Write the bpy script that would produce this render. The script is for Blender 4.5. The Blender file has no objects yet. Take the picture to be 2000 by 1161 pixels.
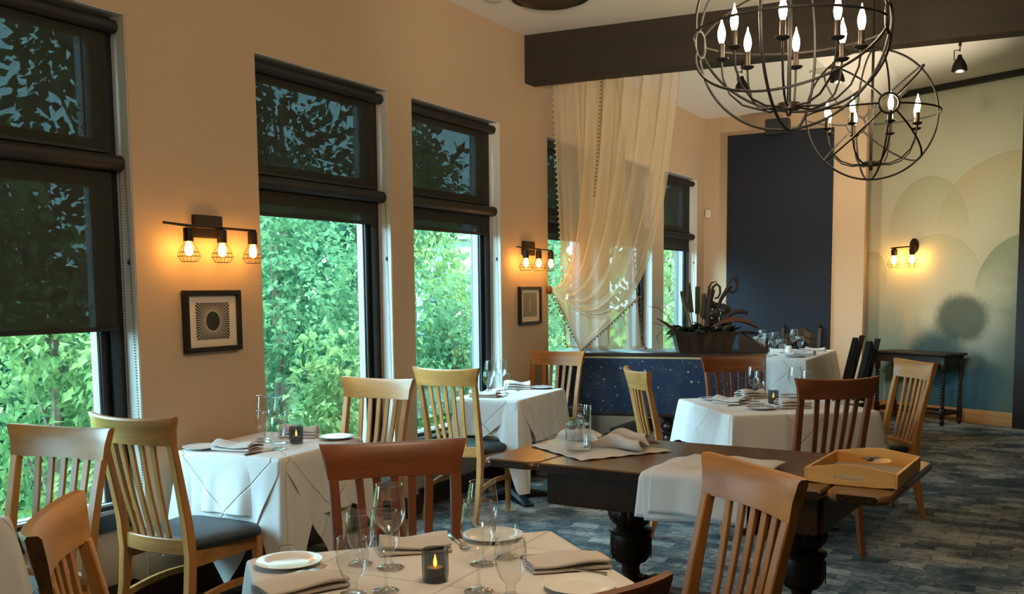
import bpy, bmesh, math, random
from mathutils import Vector, Matrix
PI = math.pi
R = math.radians
sin, cos = math.sin, math.cos
random.seed(7)
scene = bpy.context.scene
COL = scene.collection

# ------------------------------------------------------------------ camera, world, exposure
cam_data = bpy.data.cameras.new('camera')
cam = bpy.data.objects.new('camera', cam_data)
COL.objects.link(cam)
M_ = ((0.8757777830, 0.0370883037, -0.4812875778),
      (0.4826198705, -0.0870151068, 0.8714966620),
      (-0.0095569571, -0.9955163630, -0.0941054496))
cam.matrix_world = Matrix(((M_[0][0], -M_[0][1], -M_[0][2], 0),
                           (M_[1][0], -M_[1][1], -M_[1][2], 0),
                           (M_[2][0], -M_[2][1], -M_[2][2], 1.5),
                           (0, 0, 0, 1)))
cam_data.sensor_width = 36
cam_data.lens = 1943 * 36 / 2000
cam_data.shift_y = (750 - 580.5) / 2000
cam_data.clip_start = 0.05
cam_data.clip_end = 300
scene.camera = cam

scene.view_settings.view_transform = 'Standard'
scene.view_settings.look = 'None'
scene.view_settings.gamma = 1
scene.view_settings.use_curve_mapping = False
scene.view_settings.exposure = 1.08
cy = scene.cycles
cy.max_bounces = 10
cy.diffuse_bounces = 5
cy.glossy_bounces = 4
cy.transmission_bounces = 6
cy.transparent_max_bounces = 32
cy.sample_clamp_indirect = 4.0
cy.caustics_reflective = False
cy.caustics_refractive = False

world = bpy.data.worlds.new('overcast_sky')
scene.world = world
world.use_nodes = True
wn = world.node_tree
# overcast sky, brightest low in the south west where the cloud is thin
wtc = wn.nodes.new('ShaderNodeTexCoord')
wdot = wn.nodes.new('ShaderNodeVectorMath')
wdot.operation = 'DOT_PRODUCT'
wn.links.new(wtc.outputs['Generated'], wdot.inputs[0])
wdot.inputs[1].default_value = Vector((-0.72, -0.62, 0.36)).normalized()
wmr = wn.nodes.new('ShaderNodeMapRange')
wmr.interpolation_type = 'SMOOTHSTEP'
wmr.inputs[1].default_value, wmr.inputs[2].default_value = 0.62, 1.0
wn.links.new(wdot.outputs['Value'], wmr.inputs[0])
wmx = wn.nodes.new('ShaderNodeMix')
wmx.data_type = 'RGBA'
wn.links.new(wmr.outputs[0], wmx.inputs[0])
wmx.inputs[6].default_value = (2.6, 4.4, 5.6, 1)
wmx.inputs[7].default_value = (7.0, 12.0, 16.0, 1)
wn.links.new(wmx.outputs[2], wn.nodes['Background'].inputs['Color'])
wn.nodes['Background'].inputs['Strength'].default_value = 1.0

sun_d = bpy.data.lights.new('sun', 'SUN')
sun_d.energy = 5.0
sun_d.angle = R(12)
sun_d.color = (1.0, 0.97, 0.86)
sun = bpy.data.objects.new('sun', sun_d)
COL.objects.link(sun)
sun.rotation_euler = Vector((-0.36, 0.22, -0.90)).to_track_quat('-Z', 'Y').to_euler()


def area(name, loc, target, sx, sy, power, color, portal=False):
    d = bpy.data.lights.new(name, 'AREA')
    d.shape = 'RECTANGLE'
    d.size, d.size_y = sx, sy
    d.energy = power
    d.color = color
    o = bpy.data.objects.new(name, d)
    COL.objects.link(o)
    o.location = loc
    o.rotation_euler = (Vector(target) - Vector(loc)).to_track_quat('-Z', 'Y').to_euler()
    if portal:
        d.cycles.is_portal = True
    return o


# openings in the window wall, along Y
OPEN = [(0.55, 1.75), (2.0, 3.211), (4.036, 5.223), (5.474, 6.64), (7.427, 8.46), (8.72, 9.84), (10.17, 11.283)]
for k, (ya, yb) in enumerate(OPEN):
    area('window_portal', (-4.03, (ya + yb) / 2, 1.58), (0, (ya + yb) / 2, 1.58), yb - ya, 2.36, 1.0, (1, 1, 1), portal=True)
# unseen fill spots added to brighten the ceiling
WARM = (1.0, 0.84, 0.62)


def fill_spot(loc, target, power, cone):
    """added spot with no fixture, out of view, turned up at the ceiling"""
    d = bpy.data.lights.new('ceiling_fill', 'SPOT')
    d.energy, d.color, d.spot_size, d.spot_blend, d.shadow_soft_size = power, WARM, R(cone), 0.8, 0.10
    o = bpy.data.objects.new('ceiling_fill', d)
    COL.objects.link(o)
    o.location = loc
    o.rotation_euler = (Vector(target) - Vector(loc)).to_track_quat('-Z', 'Y').to_euler()


fill_spot((-0.5, 1.2, 2.35), (-2.0, 6.0, 3.47), 270, 52)
fill_spot((0.45, 9.7, 1.3), (-2.6, 9.9, 3.47), 190, 75)
# the chandelier that hangs over the front table, above the frame
d_ = bpy.data.lights.new('chandelier_light', 'POINT')
d_.energy, d_.color, d_.shadow_soft_size = 27, (1.0, 0.78, 0.52), 0.28
o_ = bpy.data.objects.new('chandelier_light', d_)
COL.objects.link(o_)
o_.location = (-1.02, 1.97, 2.60)

# ------------------------------------------------------------------ node helpers
class G:
    """small wrapper for writing shader graphs"""
    def __init__(s, name, backface=False):
        s.m = bpy.data.materials.new(name)
        s.m.use_nodes = True
        s.t = s.m.node_tree
        s.b = s.t.nodes['Principled BSDF']
        s.out = s.t.nodes['Material Output']
        s._c = None

    def n(s, typ, **kw):
        nd = s.t.nodes.new(typ)
        for k, v in kw.items():
            if k.startswith('_'):
                setattr(nd, k[1:], v)
        return nd

    def put(s, sock, v):
        if hasattr(v, 'is_output'):
            s.t.links.new(v, sock)
        elif v is not None:
            if hasattr(sock.default_value, '__len__') and not hasattr(v, '__len__'):
                sock.default_value = (v,) * len(sock.default_value)
            elif hasattr(v, '__len__') and len(v) == 3 and len(sock.default_value) == 4:
                sock.default_value = (*v, 1)
            else:
                sock.default_value = v

    def set(s, **kw):
        for k, v in kw.items():
            s.put(s.b.inputs[k.replace('_', ' ')], v)
        return s

    def f(s, op, a, b=None, c=None, clamp=False):
        nd = s.t.nodes.new('ShaderNodeMath')
        nd.operation = op
        nd.use_clamp = clamp
        s.put(nd.inputs[0], a)
        if b is not None:
            s.put(nd.inputs[1], b)
        if c is not None:
            s.put(nd.inputs[2], c)
        return nd.outputs[0]

    def coord(s, which='Object'):
        if s._c is None:
            s._c = s.t.nodes.new('ShaderNodeTexCoord')
        return s._c.outputs[which]

    def mapping(s, vec, scale=(1, 1, 1), rot=(0, 0, 0), loc=(0, 0, 0)):
        nd = s.t.nodes.new('ShaderNodeMapping')
        s.put(nd.inputs['Vector'], vec)
        nd.inputs['Scale'].default_value = scale
        nd.inputs['Rotation'].default_value = rot
        nd.inputs['Location'].default_value = loc
        return nd.outputs[0]

    def noise(s, vec, scale, detail=3, rough=0.5, out='Fac'):
        nd = s.t.nodes.new('ShaderNodeTexNoise')
        s.put(nd.inputs['Vector'], vec)
        s.put(nd.inputs['Scale'], scale)
        nd.inputs['Detail'].default_value = detail
        nd.inputs['Roughness'].default_value = rough
        return nd.outputs[out]

    def sep(s, vec):
        nd = s.t.nodes.new('ShaderNodeSeparateXYZ')
        s.put(nd.inputs[0], vec)
        return nd.outputs

    def comb(s, x, y, z):
        nd = s.t.nodes.new('ShaderNodeCombineXYZ')
        for i, v in enumerate((x, y, z)):
            s.put(nd.inputs[i], v)
        return nd.outputs[0]

    def mix(s, fac, a, b, blend='MIX'):
        nd = s.t.nodes.new('ShaderNodeMix')
        nd.data_type = 'RGBA'
        nd.blend_type = blend
        s.put(nd.inputs[0], fac)
        s.put(nd.inputs[6], a)
        s.put(nd.inputs[7], b)
        return nd.outputs[2]

    def ramp(s, fac, *stops):
        nd = s.t.nodes.new('ShaderNodeValToRGB')
        e = nd.color_ramp.elements
        while len(e) < len(stops):
            e.new(0.5)
        for el, (p, c) in zip(e, stops):
            el.position = p
            el.color = (*c, 1) if hasattr(c, '__len__') else (c, c, c, 1)
        s.put(nd.inputs[0], fac)
        return nd.outputs[0]

    def smooth(s, x, a, b):
        nd = s.t.nodes.new('ShaderNodeMapRange')
        nd.interpolation_type = 'SMOOTHSTEP'
        s.put(nd.inputs[0], x)
        s.put(nd.inputs[1], a)
        s.put(nd.inputs[2], b)
        nd.inputs[3].default_value = 0
        nd.inputs[4].default_value = 1
        return nd.outputs[0]

    def bump(s, h, strength=0.3, dist=0.01):
        nd = s.t.nodes.new('ShaderNodeBump')
        nd.inputs['Strength'].default_value = strength
        nd.inputs['Distance'].default_value = dist
        s.put(nd.inputs['Height'], h)
        s.t.links.new(nd.outputs[0], s.b.inputs['Normal'])
        return s

    def rnd(s):
        return s.t.nodes.new('ShaderNodeObjectInfo').outputs['Random']

    def vor(s, vec, scale, feature='F1', dim='3D', rnd=1.0):
        nd = s.t.nodes.new('ShaderNodeTexVoronoi')
        nd.voronoi_dimensions = dim
        nd.feature = feature
        s.put(nd.inputs['Vector'], vec)
        nd.inputs['Scale'].default_value = scale
        nd.inputs['Randomness'].default_value = rnd
        return nd.outputs

    def shader(s, sock):
        s.t.links.new(sock, s.out.inputs['Surface'])


MAT = {}


def plain(name, col, rough=0.5, metal=0.0, **kw):
    g = G(name)
    g.set(Base_Color=col, Roughness=rough, Metallic=metal)
    if kw:
        g.set(**kw)
    MAT[name] = g.m
    return g


# paints
def paint(name, col, bs=0.04):
    g = G(name)
    n1 = g.noise(g.coord(), 1.2, 2)
    g.set(Base_Color=g.mix(g.f('MULTIPLY', n1, 0.12), col, tuple(c * 0.85 for c in col)), Roughness=0.75)
    g.bump(g.noise(g.coord(), 220, 2), bs, 0.004)
    MAT[name] = g.m


paint('wall_paint', (0.53, 0.378, 0.248))
paint('jamb_paint', (0.74, 0.70, 0.63))
paint('ceiling_paint', (0.84, 0.80, 0.74))
paint('stucco', (0.15, 0.15, 0.165), 0.8)

# carpet: woven brick-like blocks worn through blue grey to beige
g = G('carpet')
co = g.coord()
wob = g.noise(co, 7, 3, 0.6, 'Color')
cw = g.mix(0.075, co, wob, 'ADD')
mp = g.mapping(cw, (1, 1, 1), (0, 0, R(1)))
br = g.n('ShaderNodeTexBrick')
g.put(br.inputs['Vector'], mp)
br.inputs['Scale'].default_value = 2.6
br.inputs['Mortar Size'].default_value = 0.010
br.inputs['Mortar Smooth'].default_value = 1.0
br.inputs['Brick Width'].default_value = 0.50
br.inputs['Row Height'].default_value = 0.27
br.inputs['Color1'].default_value = (0, 0, 0, 1)
br.inputs['Color2'].default_value = (1, 1, 1, 1)
br.inputs['Mortar'].default_value = (0, 0, 0, 1)
br.offset = 0.37
blk = g.sep(br.outputs['Color'])[0]
big = g.noise(mp, 2.1, 4, 0.65)
streak = g.noise(g.mapping(mp, (16, 62, 1)), 1.0, 6, 0.75)
v = g.f('ADD', g.f('MULTIPLY', blk, 0.26), g.f('ADD', g.f('MULTIPLY', big, 0.95), g.f('MULTIPLY', streak, 1.10)))
v = g.f('SUBTRACT', g.f('SUBTRACT', v, 0.48), g.f('MULTIPLY', br.outputs['Fac'], 0.10))
col = g.ramp(v, (0.40, (0.009, 0.019, 0.025)), (0.58, (0.055, 0.078, 0.086)), (0.70, (0.165, 0.170, 0.158)), (0.90, (0.40, 0.38, 0.34)))
g.set(Base_Color=col, Roughness=0.95)
g.bump(g.noise(co, 420, 2), 0.5, 0.006)
MAT['carpet'] = g.m


def wood(name, dark, light, stretch=(1, 1, 0.09), scale=26, rough=0.36, coat=0.25, vary=0.25, bump=0.05, spec=0.5):
    g = G(name)
    r = g.rnd()
    co = g.coord()
    off = g.comb(g.f('MULTIPLY', r, 7.0), g.f('MULTIPLY', r, 3.0), g.f('MULTIPLY', r, 5.0))
    ad = g.n('ShaderNodeVectorMath')
    ad.operation = 'ADD'
    g.put(ad.inputs[0], co)
    g.put(ad.inputs[1], off)
    mp = g.mapping(ad.outputs[0], stretch)
    n1 = g.noise(mp, scale, 5, 0.62)
    n2 = g.noise(mp, scale * 0.22, 3, 0.5)
    v = g.f('ADD', g.f('MULTIPLY', n1, 0.6), g.f('MULTIPLY', n2, 0.6))
    col = g.ramp(v, (0.36, dark), (0.78, light))
    val = g.n('ShaderNodeHueSaturation')
    g.put(val.inputs['Value'], g.f('ADD', 1 - vary / 2, g.f('MULTIPLY', r, vary)))
    g.put(val.inputs['Color'], col)
    g.set(Base_Color=val.outputs[0], Roughness=rough, Coat_Weight=coat, Coat_Roughness=0.18, Specular_IOR_Level=spec)
    g.bump(n1, bump, 0.003)
    MAT[name] = g.m


wood('chair_wood', (0.24, 0.095, 0.023), (0.53, 0.240, 0.066), rough=0.40, coat=0.04, spec=0.35)
wood('chair_wood_across', (0.24, 0.095, 0.023), (0.53, 0.240, 0.066), stretch=(0.09, 1, 1), rough=0.38, coat=0.04, spec=0.35)
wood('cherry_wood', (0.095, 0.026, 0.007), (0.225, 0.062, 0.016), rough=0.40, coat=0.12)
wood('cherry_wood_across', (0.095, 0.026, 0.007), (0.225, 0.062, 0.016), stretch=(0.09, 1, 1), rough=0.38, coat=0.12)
wood('honey_trim', (0.28, 0.13, 0.045), (0.50, 0.27, 0.10), stretch=(0.08, 0.08, 1), rough=0.4)
wood('dark_trim', (0.022, 0.009, 0.005), (0.062, 0.026, 0.013), stretch=(0.08, 0.08, 1), rough=0.35)
wood('beam_wood', (0.010, 0.007, 0.005), (0.034, 0.022, 0.014), stretch=(0.05, 0.5, 1), scale=9, rough=0.7, coat=0, bump=0.3)
wood('oak_top', (0.055, 0.021, 0.006), (0.165, 0.068, 0.019), stretch=(0.07, 1, 1), scale=22, rough=0.25, coat=0.0, spec=0.42)
wood('oak_dark', (0.008, 0.0035, 0.0013), (0.036, 0.0150, 0.0050), scale=18, rough=0.38, coat=0.0, spec=0.14)
wood('antique_dark', (0.006, 0.004, 0.003), (0.026, 0.014, 0.009), scale=18, rough=0.42, coat=0.0, spec=0.3)
wood('tray_wood', (0.50, 0.215, 0.050), (0.78, 0.390, 0.105), stretch=(0.1, 0.4, 1), scale=24, rough=0.42, coat=0.1)
wood('piano_wood', (0.012, 0.006, 0.004), (0.040, 0.020, 0.012), stretch=(0.06, 1, 1), rough=0.35, coat=0.15)
wood('bark', (0.06, 0.045, 0.03), (0.22, 0.17, 0.12), scale=14, rough=0.9, coat=0, bump=0.6)

plain('black_metal', (0.006, 0.005, 0.0045), 0.5, 0.0, Specular_IOR_Level=0.35)
plain('bronze_metal', (0.022, 0.012, 0.007), 0.42, 0.4)
plain('frame_black', (0.008, 0.009, 0.011), 0.38)
plain('bead_strip', (0.34, 0.38, 0.40), 0.5)
plain('silver', (0.62, 0.60, 0.57), 0.22, 1.0)
plain('porcelain', (0.78, 0.76, 0.72), 0.16)
plain('white_plastic', (0.68, 0.62, 0.54), 0.5)
plain('black_plastic', (0.012, 0.016, 0.018), 0.5)
plain('picture_black', (0.012, 0.010, 0.009), 0.35)
plain('mat_board', (0.66, 0.56, 0.46), 0.8)
plain('ink', (0.015, 0.018, 0.016), 0.6)
plain('moon_paper', (0.20, 0.19, 0.14), 0.7)
plain('moon_white', (0.62, 0.54, 0.40), 0.7)
plain('ice', (0.80, 0.84, 0.86), 0.1)
plain('wax', (0.8, 0.55, 0.3), 0.5)
plain('house_wall', (0.20, 0.22, 0.25), 0.8)
plain('house_roof', (0.10, 0.11, 0.13), 0.8)
plain('house_window', (0.55, 0.38, 0.22), 0.3)
plain('gold_paint', (0.62, 0.46, 0.22), 0.45)
plain('soil', (0.02, 0.014, 0.01), 0.95)


def glow(name, col, strength):
    g = G(name)
    g.set(Base_Color=(0.02, 0.02, 0.02), Emission_Color=col, Emission_Strength=strength)
    MAT[name] = g.m


glow('amber_bulb', (1.0, 0.44, 0.075), 40)
glow('mural_bulb', (1.0, 0.44, 0.075), 50)
glow('candle_bulb', (1.0, 0.76, 0.46), 70)
glow('candle_flame', (1.0, 0.42, 0.06), 4)

# fabric
def fabric(name, col, weave=900, strength=0.15, rough=0.9, sheen=0.0):
    g = G(name)
    n1 = g.noise(g.coord(), weave, 2)
    g.set(Base_Color=g.mix(g.f('MULTIPLY', n1, 0.25), col, tuple(c * 0.75 for c in col)), Roughness=rough, Sheen_Weight=sheen)
    g.bump(n1, strength, 0.002)
    MAT[name] = g.m


fabric('napkin_cloth', (0.56, 0.50, 0.45))
fabric('navy_panel', (0.0085, 0.012, 0.022), 500, 0.3)
fabric('tray_cloth', (0.36, 0.29, 0.19), 1200, 0.3)
fabric('pompom', (0.60, 0.50, 0.34))
fabric('trim_brown', (0.20, 0.12, 0.06))

# tablecloth with pressed fold lines (drawn in the unfolded cloth's own coordinates)
g = G('tablecloth_linen')
u = g.mapping(g.coord('UV'), (1, 1, 1), (0, 0, R(45)))
sx = g.sep(u)
def crease(s_):
    fr = g.f('FRACT', g.f('ADD', g.f('DIVIDE', s_, 0.42), 0.5))
    return g.smooth(g.f('ABSOLUTE', g.f('SUBTRACT', fr, 0.5)), 0.0, 0.012)
h = g.f('MINIMUM', crease(sx[0]), crease(sx[1]))
h = g.f('ADD', h, g.f('MULTIPLY', g.noise(g.coord(), 14, 3), 0.5))
h = g.f('ADD', h, g.f('MULTIPLY', g.noise(g.coord(), 900, 1), 0.05))
g.set(Base_Color=(0.66, 0.62, 0.58), Roughness=0.85)
g.bump(h, 0.75, 0.007)
MAT['tablecloth_linen'] = g.m

g = G('seat_vinyl')
vo = g.vor(g.coord(), 210, 'F1')
g.set(Base_Color=(0.014, 0.024, 0.030), Roughness=0.40)
g.bump(vo['Distance'], 0.5, 0.004)
MAT['seat_vinyl'] = g.m

# see-through roller blind mesh
g = G('blind_mesh')
tr = g.n('ShaderNodeBsdfTransparent')
tr.inputs['Color'].default_value = (0.80, 0.95, 0.92, 1)
df = g.n('ShaderNodeBsdfDiffuse')
df.inputs['Color'].default_value = (0.046, 0.045, 0.038, 1)
mx = g.n('ShaderNodeMixShader')
mx.inputs[0].default_value = 0.135
g.t.links.new(df.outputs[0], mx.inputs[1])
g.t.links.new(tr.outputs[0], mx.inputs[2])
g.shader(mx.outputs[0])
MAT['blind_mesh'] = g.m
plain('blind_dark', (0.008, 0.0065, 0.006), 0.6)


def glassy(name, tint, rough=0.0, base=0.04, power=1.0, ior=1.45):
    g = G(name)
    tr = g.n('ShaderNodeBsdfTransparent')
    g.put(tr.inputs['Color'], tint)
    gl = g.n('ShaderNodeBsdfGlossy')
    gl.inputs['Roughness'].default_value = rough
    ge = g.n('ShaderNodeNewGeometry')
    vd = g.n('ShaderNodeVectorMath')
    vd.operation = 'DOT_PRODUCT'
    g.t.links.new(ge.outputs['Incoming'], vd.inputs[0])
    g.t.links.new(ge.outputs['Normal'], vd.inputs[1])
    c1 = g.f('SUBTRACT', 1.0, g.f('ABSOLUTE', vd.outputs['Value']), clamp=True)
    f0 = ((ior - 1) / (ior + 1)) ** 2
    fr = g.f('MULTIPLY_ADD', g.f('POWER', c1, 5.0), 1 - f0, f0)
    mx = g.n('ShaderNodeMixShader')
    g.put(mx.inputs[0], g.f('MULTIPLY', fr, power, clamp=True))
    g.t.links.new(tr.outputs[0], mx.inputs[1])
    g.t.links.new(gl.outputs[0], mx.inputs[2])
    g.shader(mx.outputs[0])
    MAT[name] = g.m


glassy('window_glass', (0.93, 0.99, 0.97), 0.0, power=1.6)
glassy('stemware', (0.97, 0.98, 0.98), 0.01, power=2.4, ior=1.52)
glassy('smoke_glass', (0.50, 0.54, 0.56), 0.03, power=1.6, ior=1.5)
glassy('water', (0.96, 0.985, 0.99), 0.0, power=2.0, ior=1.33)
glassy('ice_cube', (0.90, 0.95, 0.96), 0.12, power=5.0, ior=1.5)

# sheer curtain
g = G('sheer')
tr = g.n('ShaderNodeBsdfTransparent')
df = g.n('ShaderNodeBsdfDiffuse')
df.inputs['Color'].default_value = (0.90, 0.77, 0.56, 1)
tl = g.n('ShaderNodeBsdfTranslucent')
tl.inputs['Color'].default_value = (0.90, 0.77, 0.56, 1)
m1 = g.n('ShaderNodeMixShader')
m1.inputs[0].default_value = 0.45
g.t.links.new(df.outputs[0], m1.inputs[1])
g.t.links.new(tl.outputs[0], m1.inputs[2])
mx = g.n('ShaderNodeMixShader')
lw = g.n('ShaderNodeLayerWeight')
lw.inputs[0].default_value = 0.35
g.put(mx.inputs[0], g.f('ADD', 0.56, g.f('MULTIPLY', lw.outputs['Facing'], 0.42), clamp=True))
g.t.links.new(tr.outputs[0], mx.inputs[1])
g.t.links.new(m1.outputs[0], mx.inputs[2])
g.shader(mx.outputs[0])
MAT['sheer'] = g.m


def leafmat(name, c1, c2, trans=0.45, sc=1.3):
    g = G(name)
    n1 = g.noise(g.coord(), sc, 3, 0.6)
    n2 = g.noise(g.coord(), sc * 14, 2)
    col = g.mix(g.smooth(g.f('ADD', g.f('MULTIPLY', n1, 0.6), g.f('MULTIPLY', n2, 0.4)), 0.36, 0.62), c1, c2)
    df = g.n('ShaderNodeBsdfDiffuse')
    tl = g.n('ShaderNodeBsdfTranslucent')
    g.put(df.inputs[0], col)
    g.put(tl.inputs[0], col)
    mx = g.n('ShaderNodeMixShader')
    mx.inputs[0].default_value = trans
    g.t.links.new(df.outputs[0], mx.inputs[1])
    g.t.links.new(tl.outputs[0], mx.inputs[2])
    g.shader(mx.outputs[0])
    MAT[name] = g.m


leafmat('leaf_green', (0.042, 0.130, 0.075), (0.160, 0.310, 0.140))
leafmat('leaf_yellow', (0.085, 0.190, 0.075), (0.260, 0.380, 0.150))
leafmat('leaf_dark', (0.018, 0.055, 0.038), (0.050, 0.135, 0.060))
leafmat('needle_blue', (0.06, 0.11, 0.11), (0.14, 0.22, 0.21), 0.2)
leafmat('grass', (0.06, 0.13, 0.035), (0.14, 0.24, 0.06), 0.0, 0.8)
plain('dry_leaf', (0.020, 0.022, 0.012), 0.6)
plain('dry_leaf_olive', (0.075, 0.070, 0.034), 0.6)
plain('dry_red', (0.105, 0.026, 0.016), 0.5)
plain('dry_pod', (0.030, 0.016, 0.011), 0.7)

# planter: worn copper sheet
g = G('planter_metal')
n1 = g.noise(g.mapping(g.coord(), (1, 1, 0.25)), 14, 5, 0.7)
g.set(Base_Color=g.ramp(n1, (0.40, (0.030, 0.016, 0.009)), (0.62, (0.085, 0.048, 0.026)), (0.72, (0.16, 0.12, 0.085))), Roughness=0.5, Metallic=0.4)
MAT['planter_metal'] = g.m

# piano panel: navy with gold stars and dust
g = G('starry_panel')
co = g.sep(g.coord())
def stars(scale, size, thr, off=0.0):
    p = g.comb(g.f('ADD', co[0], off), co[2], 0.0)
    vo = g.vor(p, scale, 'F1', '2D')
    pc = g.sep(vo['Position'])
    dx = g.f('ABSOLUTE', g.f('SUBTRACT', g.f('ADD', co[0], off), pc[0]))
    dy = g.f('ABSOLUTE', g.f('SUBTRACT', co[2], pc[1]))
    s_ = g.f('ADD', g.f('SQRT', dx), g.f('SQRT', dy))
    rr = g.sep(vo['Color'])
    sz = g.f('MULTIPLY', g.f('SQRT', g.f('MULTIPLY_ADD', rr[0], 0.75, 0.25)), math.sqrt(size))
    return g.f('MULTIPLY', g.f('LESS_THAN', s_, sz), g.f('GREATER_THAN', rr[1], thr))
def dots(scale, size, thr):
    p = g.comb(co[0], co[2], 0.0)
    vo = g.vor(p, scale, 'F1', '2D')
    rr = g.sep(vo['Color'])
    mask = g.smooth(g.noise(p, 5.0, 2), 0.50, 0.62)
    return g.f('MULTIPLY', g.f('MULTIPLY', g.f('LESS_THAN', vo['Distance'], size), g.f('GREATER_THAN', rr[1], thr)), mask)
st = g.f('MAXIMUM', stars(9, 0.020, 0.25), stars(15, 0.0085, 0.35, 3.3))
dd = g.f('MULTIPLY', dots(130, 0.20, 0.45), 0.45)
mk = g.f('MAXIMUM', st, dd)
g.set(Base_Color=g.mix(mk, (0.008, 0.024, 0.060), (0.62, 0.50, 0.28)), Roughness=0.42)
MAT['starry_panel'] = g.m

# patterned bread plate rim
g = G('patterned_plate')
co = g.sep(g.coord())
ang = g.f('ARCTAN2', co[1], co[0])
rad = g.f('SQRT', g.f('ADD', g.f('MULTIPLY', co[0], co[0]), g.f('MULTIPLY', co[1], co[1])))
band = g.f('MULTIPLY', g.f('GREATER_THAN', rad, 0.058), g.f('LESS_THAN', rad, 0.083))
zig = g.f('ADD', g.f('SINE', g.f('MULTIPLY', ang, 30.0)), g.f('MULTIPLY', g.f('SINE', g.f('MULTIPLY', rad, 900.0)), 0.8))
g.set(Base_Color=g.mix(g.f('MULTIPLY', band, g.f('GREATER_THAN', zig, -0.25)), (0.76, 0.75, 0.73), (0.02, 0.035, 0.10)), Roughness=0.16)
MAT['patterned_plate'] = g.m

# mural: washes of colour, x = distance along the wall, z = height
g = G('mural_wall')
oc = g.coord()
co = g.sep(oc)
wv = g.f('MULTIPLY', g.f('SUBTRACT', g.noise(oc, 6, 4, 0.6), 0.5), 0.10)
fine = g.f('MULTIPLY', g.f('SUBTRACT', g.noise(oc, 22, 4, 0.7), 0.5), 0.10)
bigw = g.f('SUBTRACT', g.noise(oc, 2.2, 4, 0.6), 0.5)
S_, Z_ = co[0], co[2]
def circ(cx, cz, rx, rz, edge=0.012, wob=0.25):
    a = g.f('DIVIDE', g.f('SUBTRACT', S_, cx), rx)
    b = g.f('DIVIDE', g.f('SUBTRACT', Z_, cz), rz)
    d = g.f('SQRT', g.f('ADD', g.f('MULTIPLY', a, a), g.f('MULTIPLY', b, b)))
    d = g.f('ADD', d, g.f('MULTIPLY', wv, wob))
    return d
col = g.mix(0.0, (0.56, 0.58, 0.44), (0.56, 0.58, 0.44))
def wash(col, d, c_in, c_edge, zc, fade=0.55, soft=0.015):
    inside = g.f('MULTIPLY', g.f('SUBTRACT', 1.0, g.smooth(d, 1.0 - soft, 1.0 + soft)), g.smooth(g.f('ADD', Z_, g.f('MULTIPLY', bigw, 0.3)), zc - 0.25, zc + 0.30))
    line = g.f('SUBTRACT', 1.0, g.smooth(g.f('ABSOLUTE', g.f('SUBTRACT', d, 1.0)), 0.0, 0.035))
    depth = g.smooth(d, 1.0 - fade, 1.0)
    t = g.f('MULTIPLY', inside, g.f('MULTIPLY_ADD', depth, 0.55, 0.35))
    col = g.mix(t, col, c_in)
    return g.mix(g.f('MULTIPLY', g.f('MULTIPLY', line, inside), 0.40), col, c_edge)
col = wash(col, circ(1.62, 2.20, 0.98, 0.70), (0.52, 0.47, 0.30), (0.36, 0.33, 0.20), 2.3)
col = wash(col, circ(0.50, 2.10, 0.50, 0.62), (0.46, 0.48, 0.31), (0.30, 0.32, 0.20), 2.2)
col = wash(col, circ(-0.22, 1.62, 0.20, 0.29), (0.40, 0.44, 0.30), (0.26, 0.30, 0.20), 1.6)
col = wash(col, circ(0.62, 1.55, 0.55, 0.52), (0.48, 0.50, 0.35), (0.34, 0.34, 0.22), 1.75)
col = wash(col, circ(1.66, 1.35, 0.58, 0.68), (0.30, 0.36, 0.24), (0.20, 0.24, 0.16), 1.5)
# mist of teal from the ground up, a dark round tree, dark foliage at the right edge
lowf = g.f('SUBTRACT', 1.0, g.smooth(g.f('ADD', Z_, g.f('MULTIPLY', bigw, 0.9)), 0.42, 1.35))
col = g.mix(lowf, col, (0.024, 0.090, 0.130))
lft = g.f('MULTIPLY', g.f('SUBTRACT', 1.0, g.smooth(g.f('ADD', S_, bigw), -0.1, 0.55)), g.f('SUBTRACT', 1.0, g.smooth(Z_, 0.9, 1.6)))  # pale cyan at the lower left: daylight put into the mural's colour
col = g.mix(g.f('MULTIPLY', lft, 0.70), col, (0.26, 0.44, 0.45))
tree = g.f('SUBTRACT', 1.0, g.smooth(g.f('ADD', circ(0.95, 1.14, 0.37, 0.31, wob=1.6), g.f('MULTIPLY', fine, 3.2)), 0.62, 1.06))
col = g.mix(g.f('MULTIPLY', tree, 0.85), col, (0.045, 0.085, 0.075))
tree2 = g.f('SUBTRACT', 1.0, g.smooth(g.f('ADD', circ(0.66, 0.72, 0.42, 0.34, wob=1.0), g.f('MULTIPLY', fine, 3.4)), 0.50, 1.08))
col = g.mix(g.f('MULTIPLY', tree2, 0.85), col, (0.026, 0.075, 0.095))
rt = g.f('MULTIPLY', g.smooth(g.f('ADD', S_, g.f('MULTIPLY', bigw, 0.8)), 1.10, 1.65), g.f('SUBTRACT', 1.0, g.smooth(Z_, 0.9, 2.6)))
col = g.mix(g.f('MULTIPLY', rt, 0.85), col, (0.085, 0.115, 0.085))
g.set(Base_Color=col, Roughness=0.85)
MAT['mural_wall'] = g.m

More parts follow.
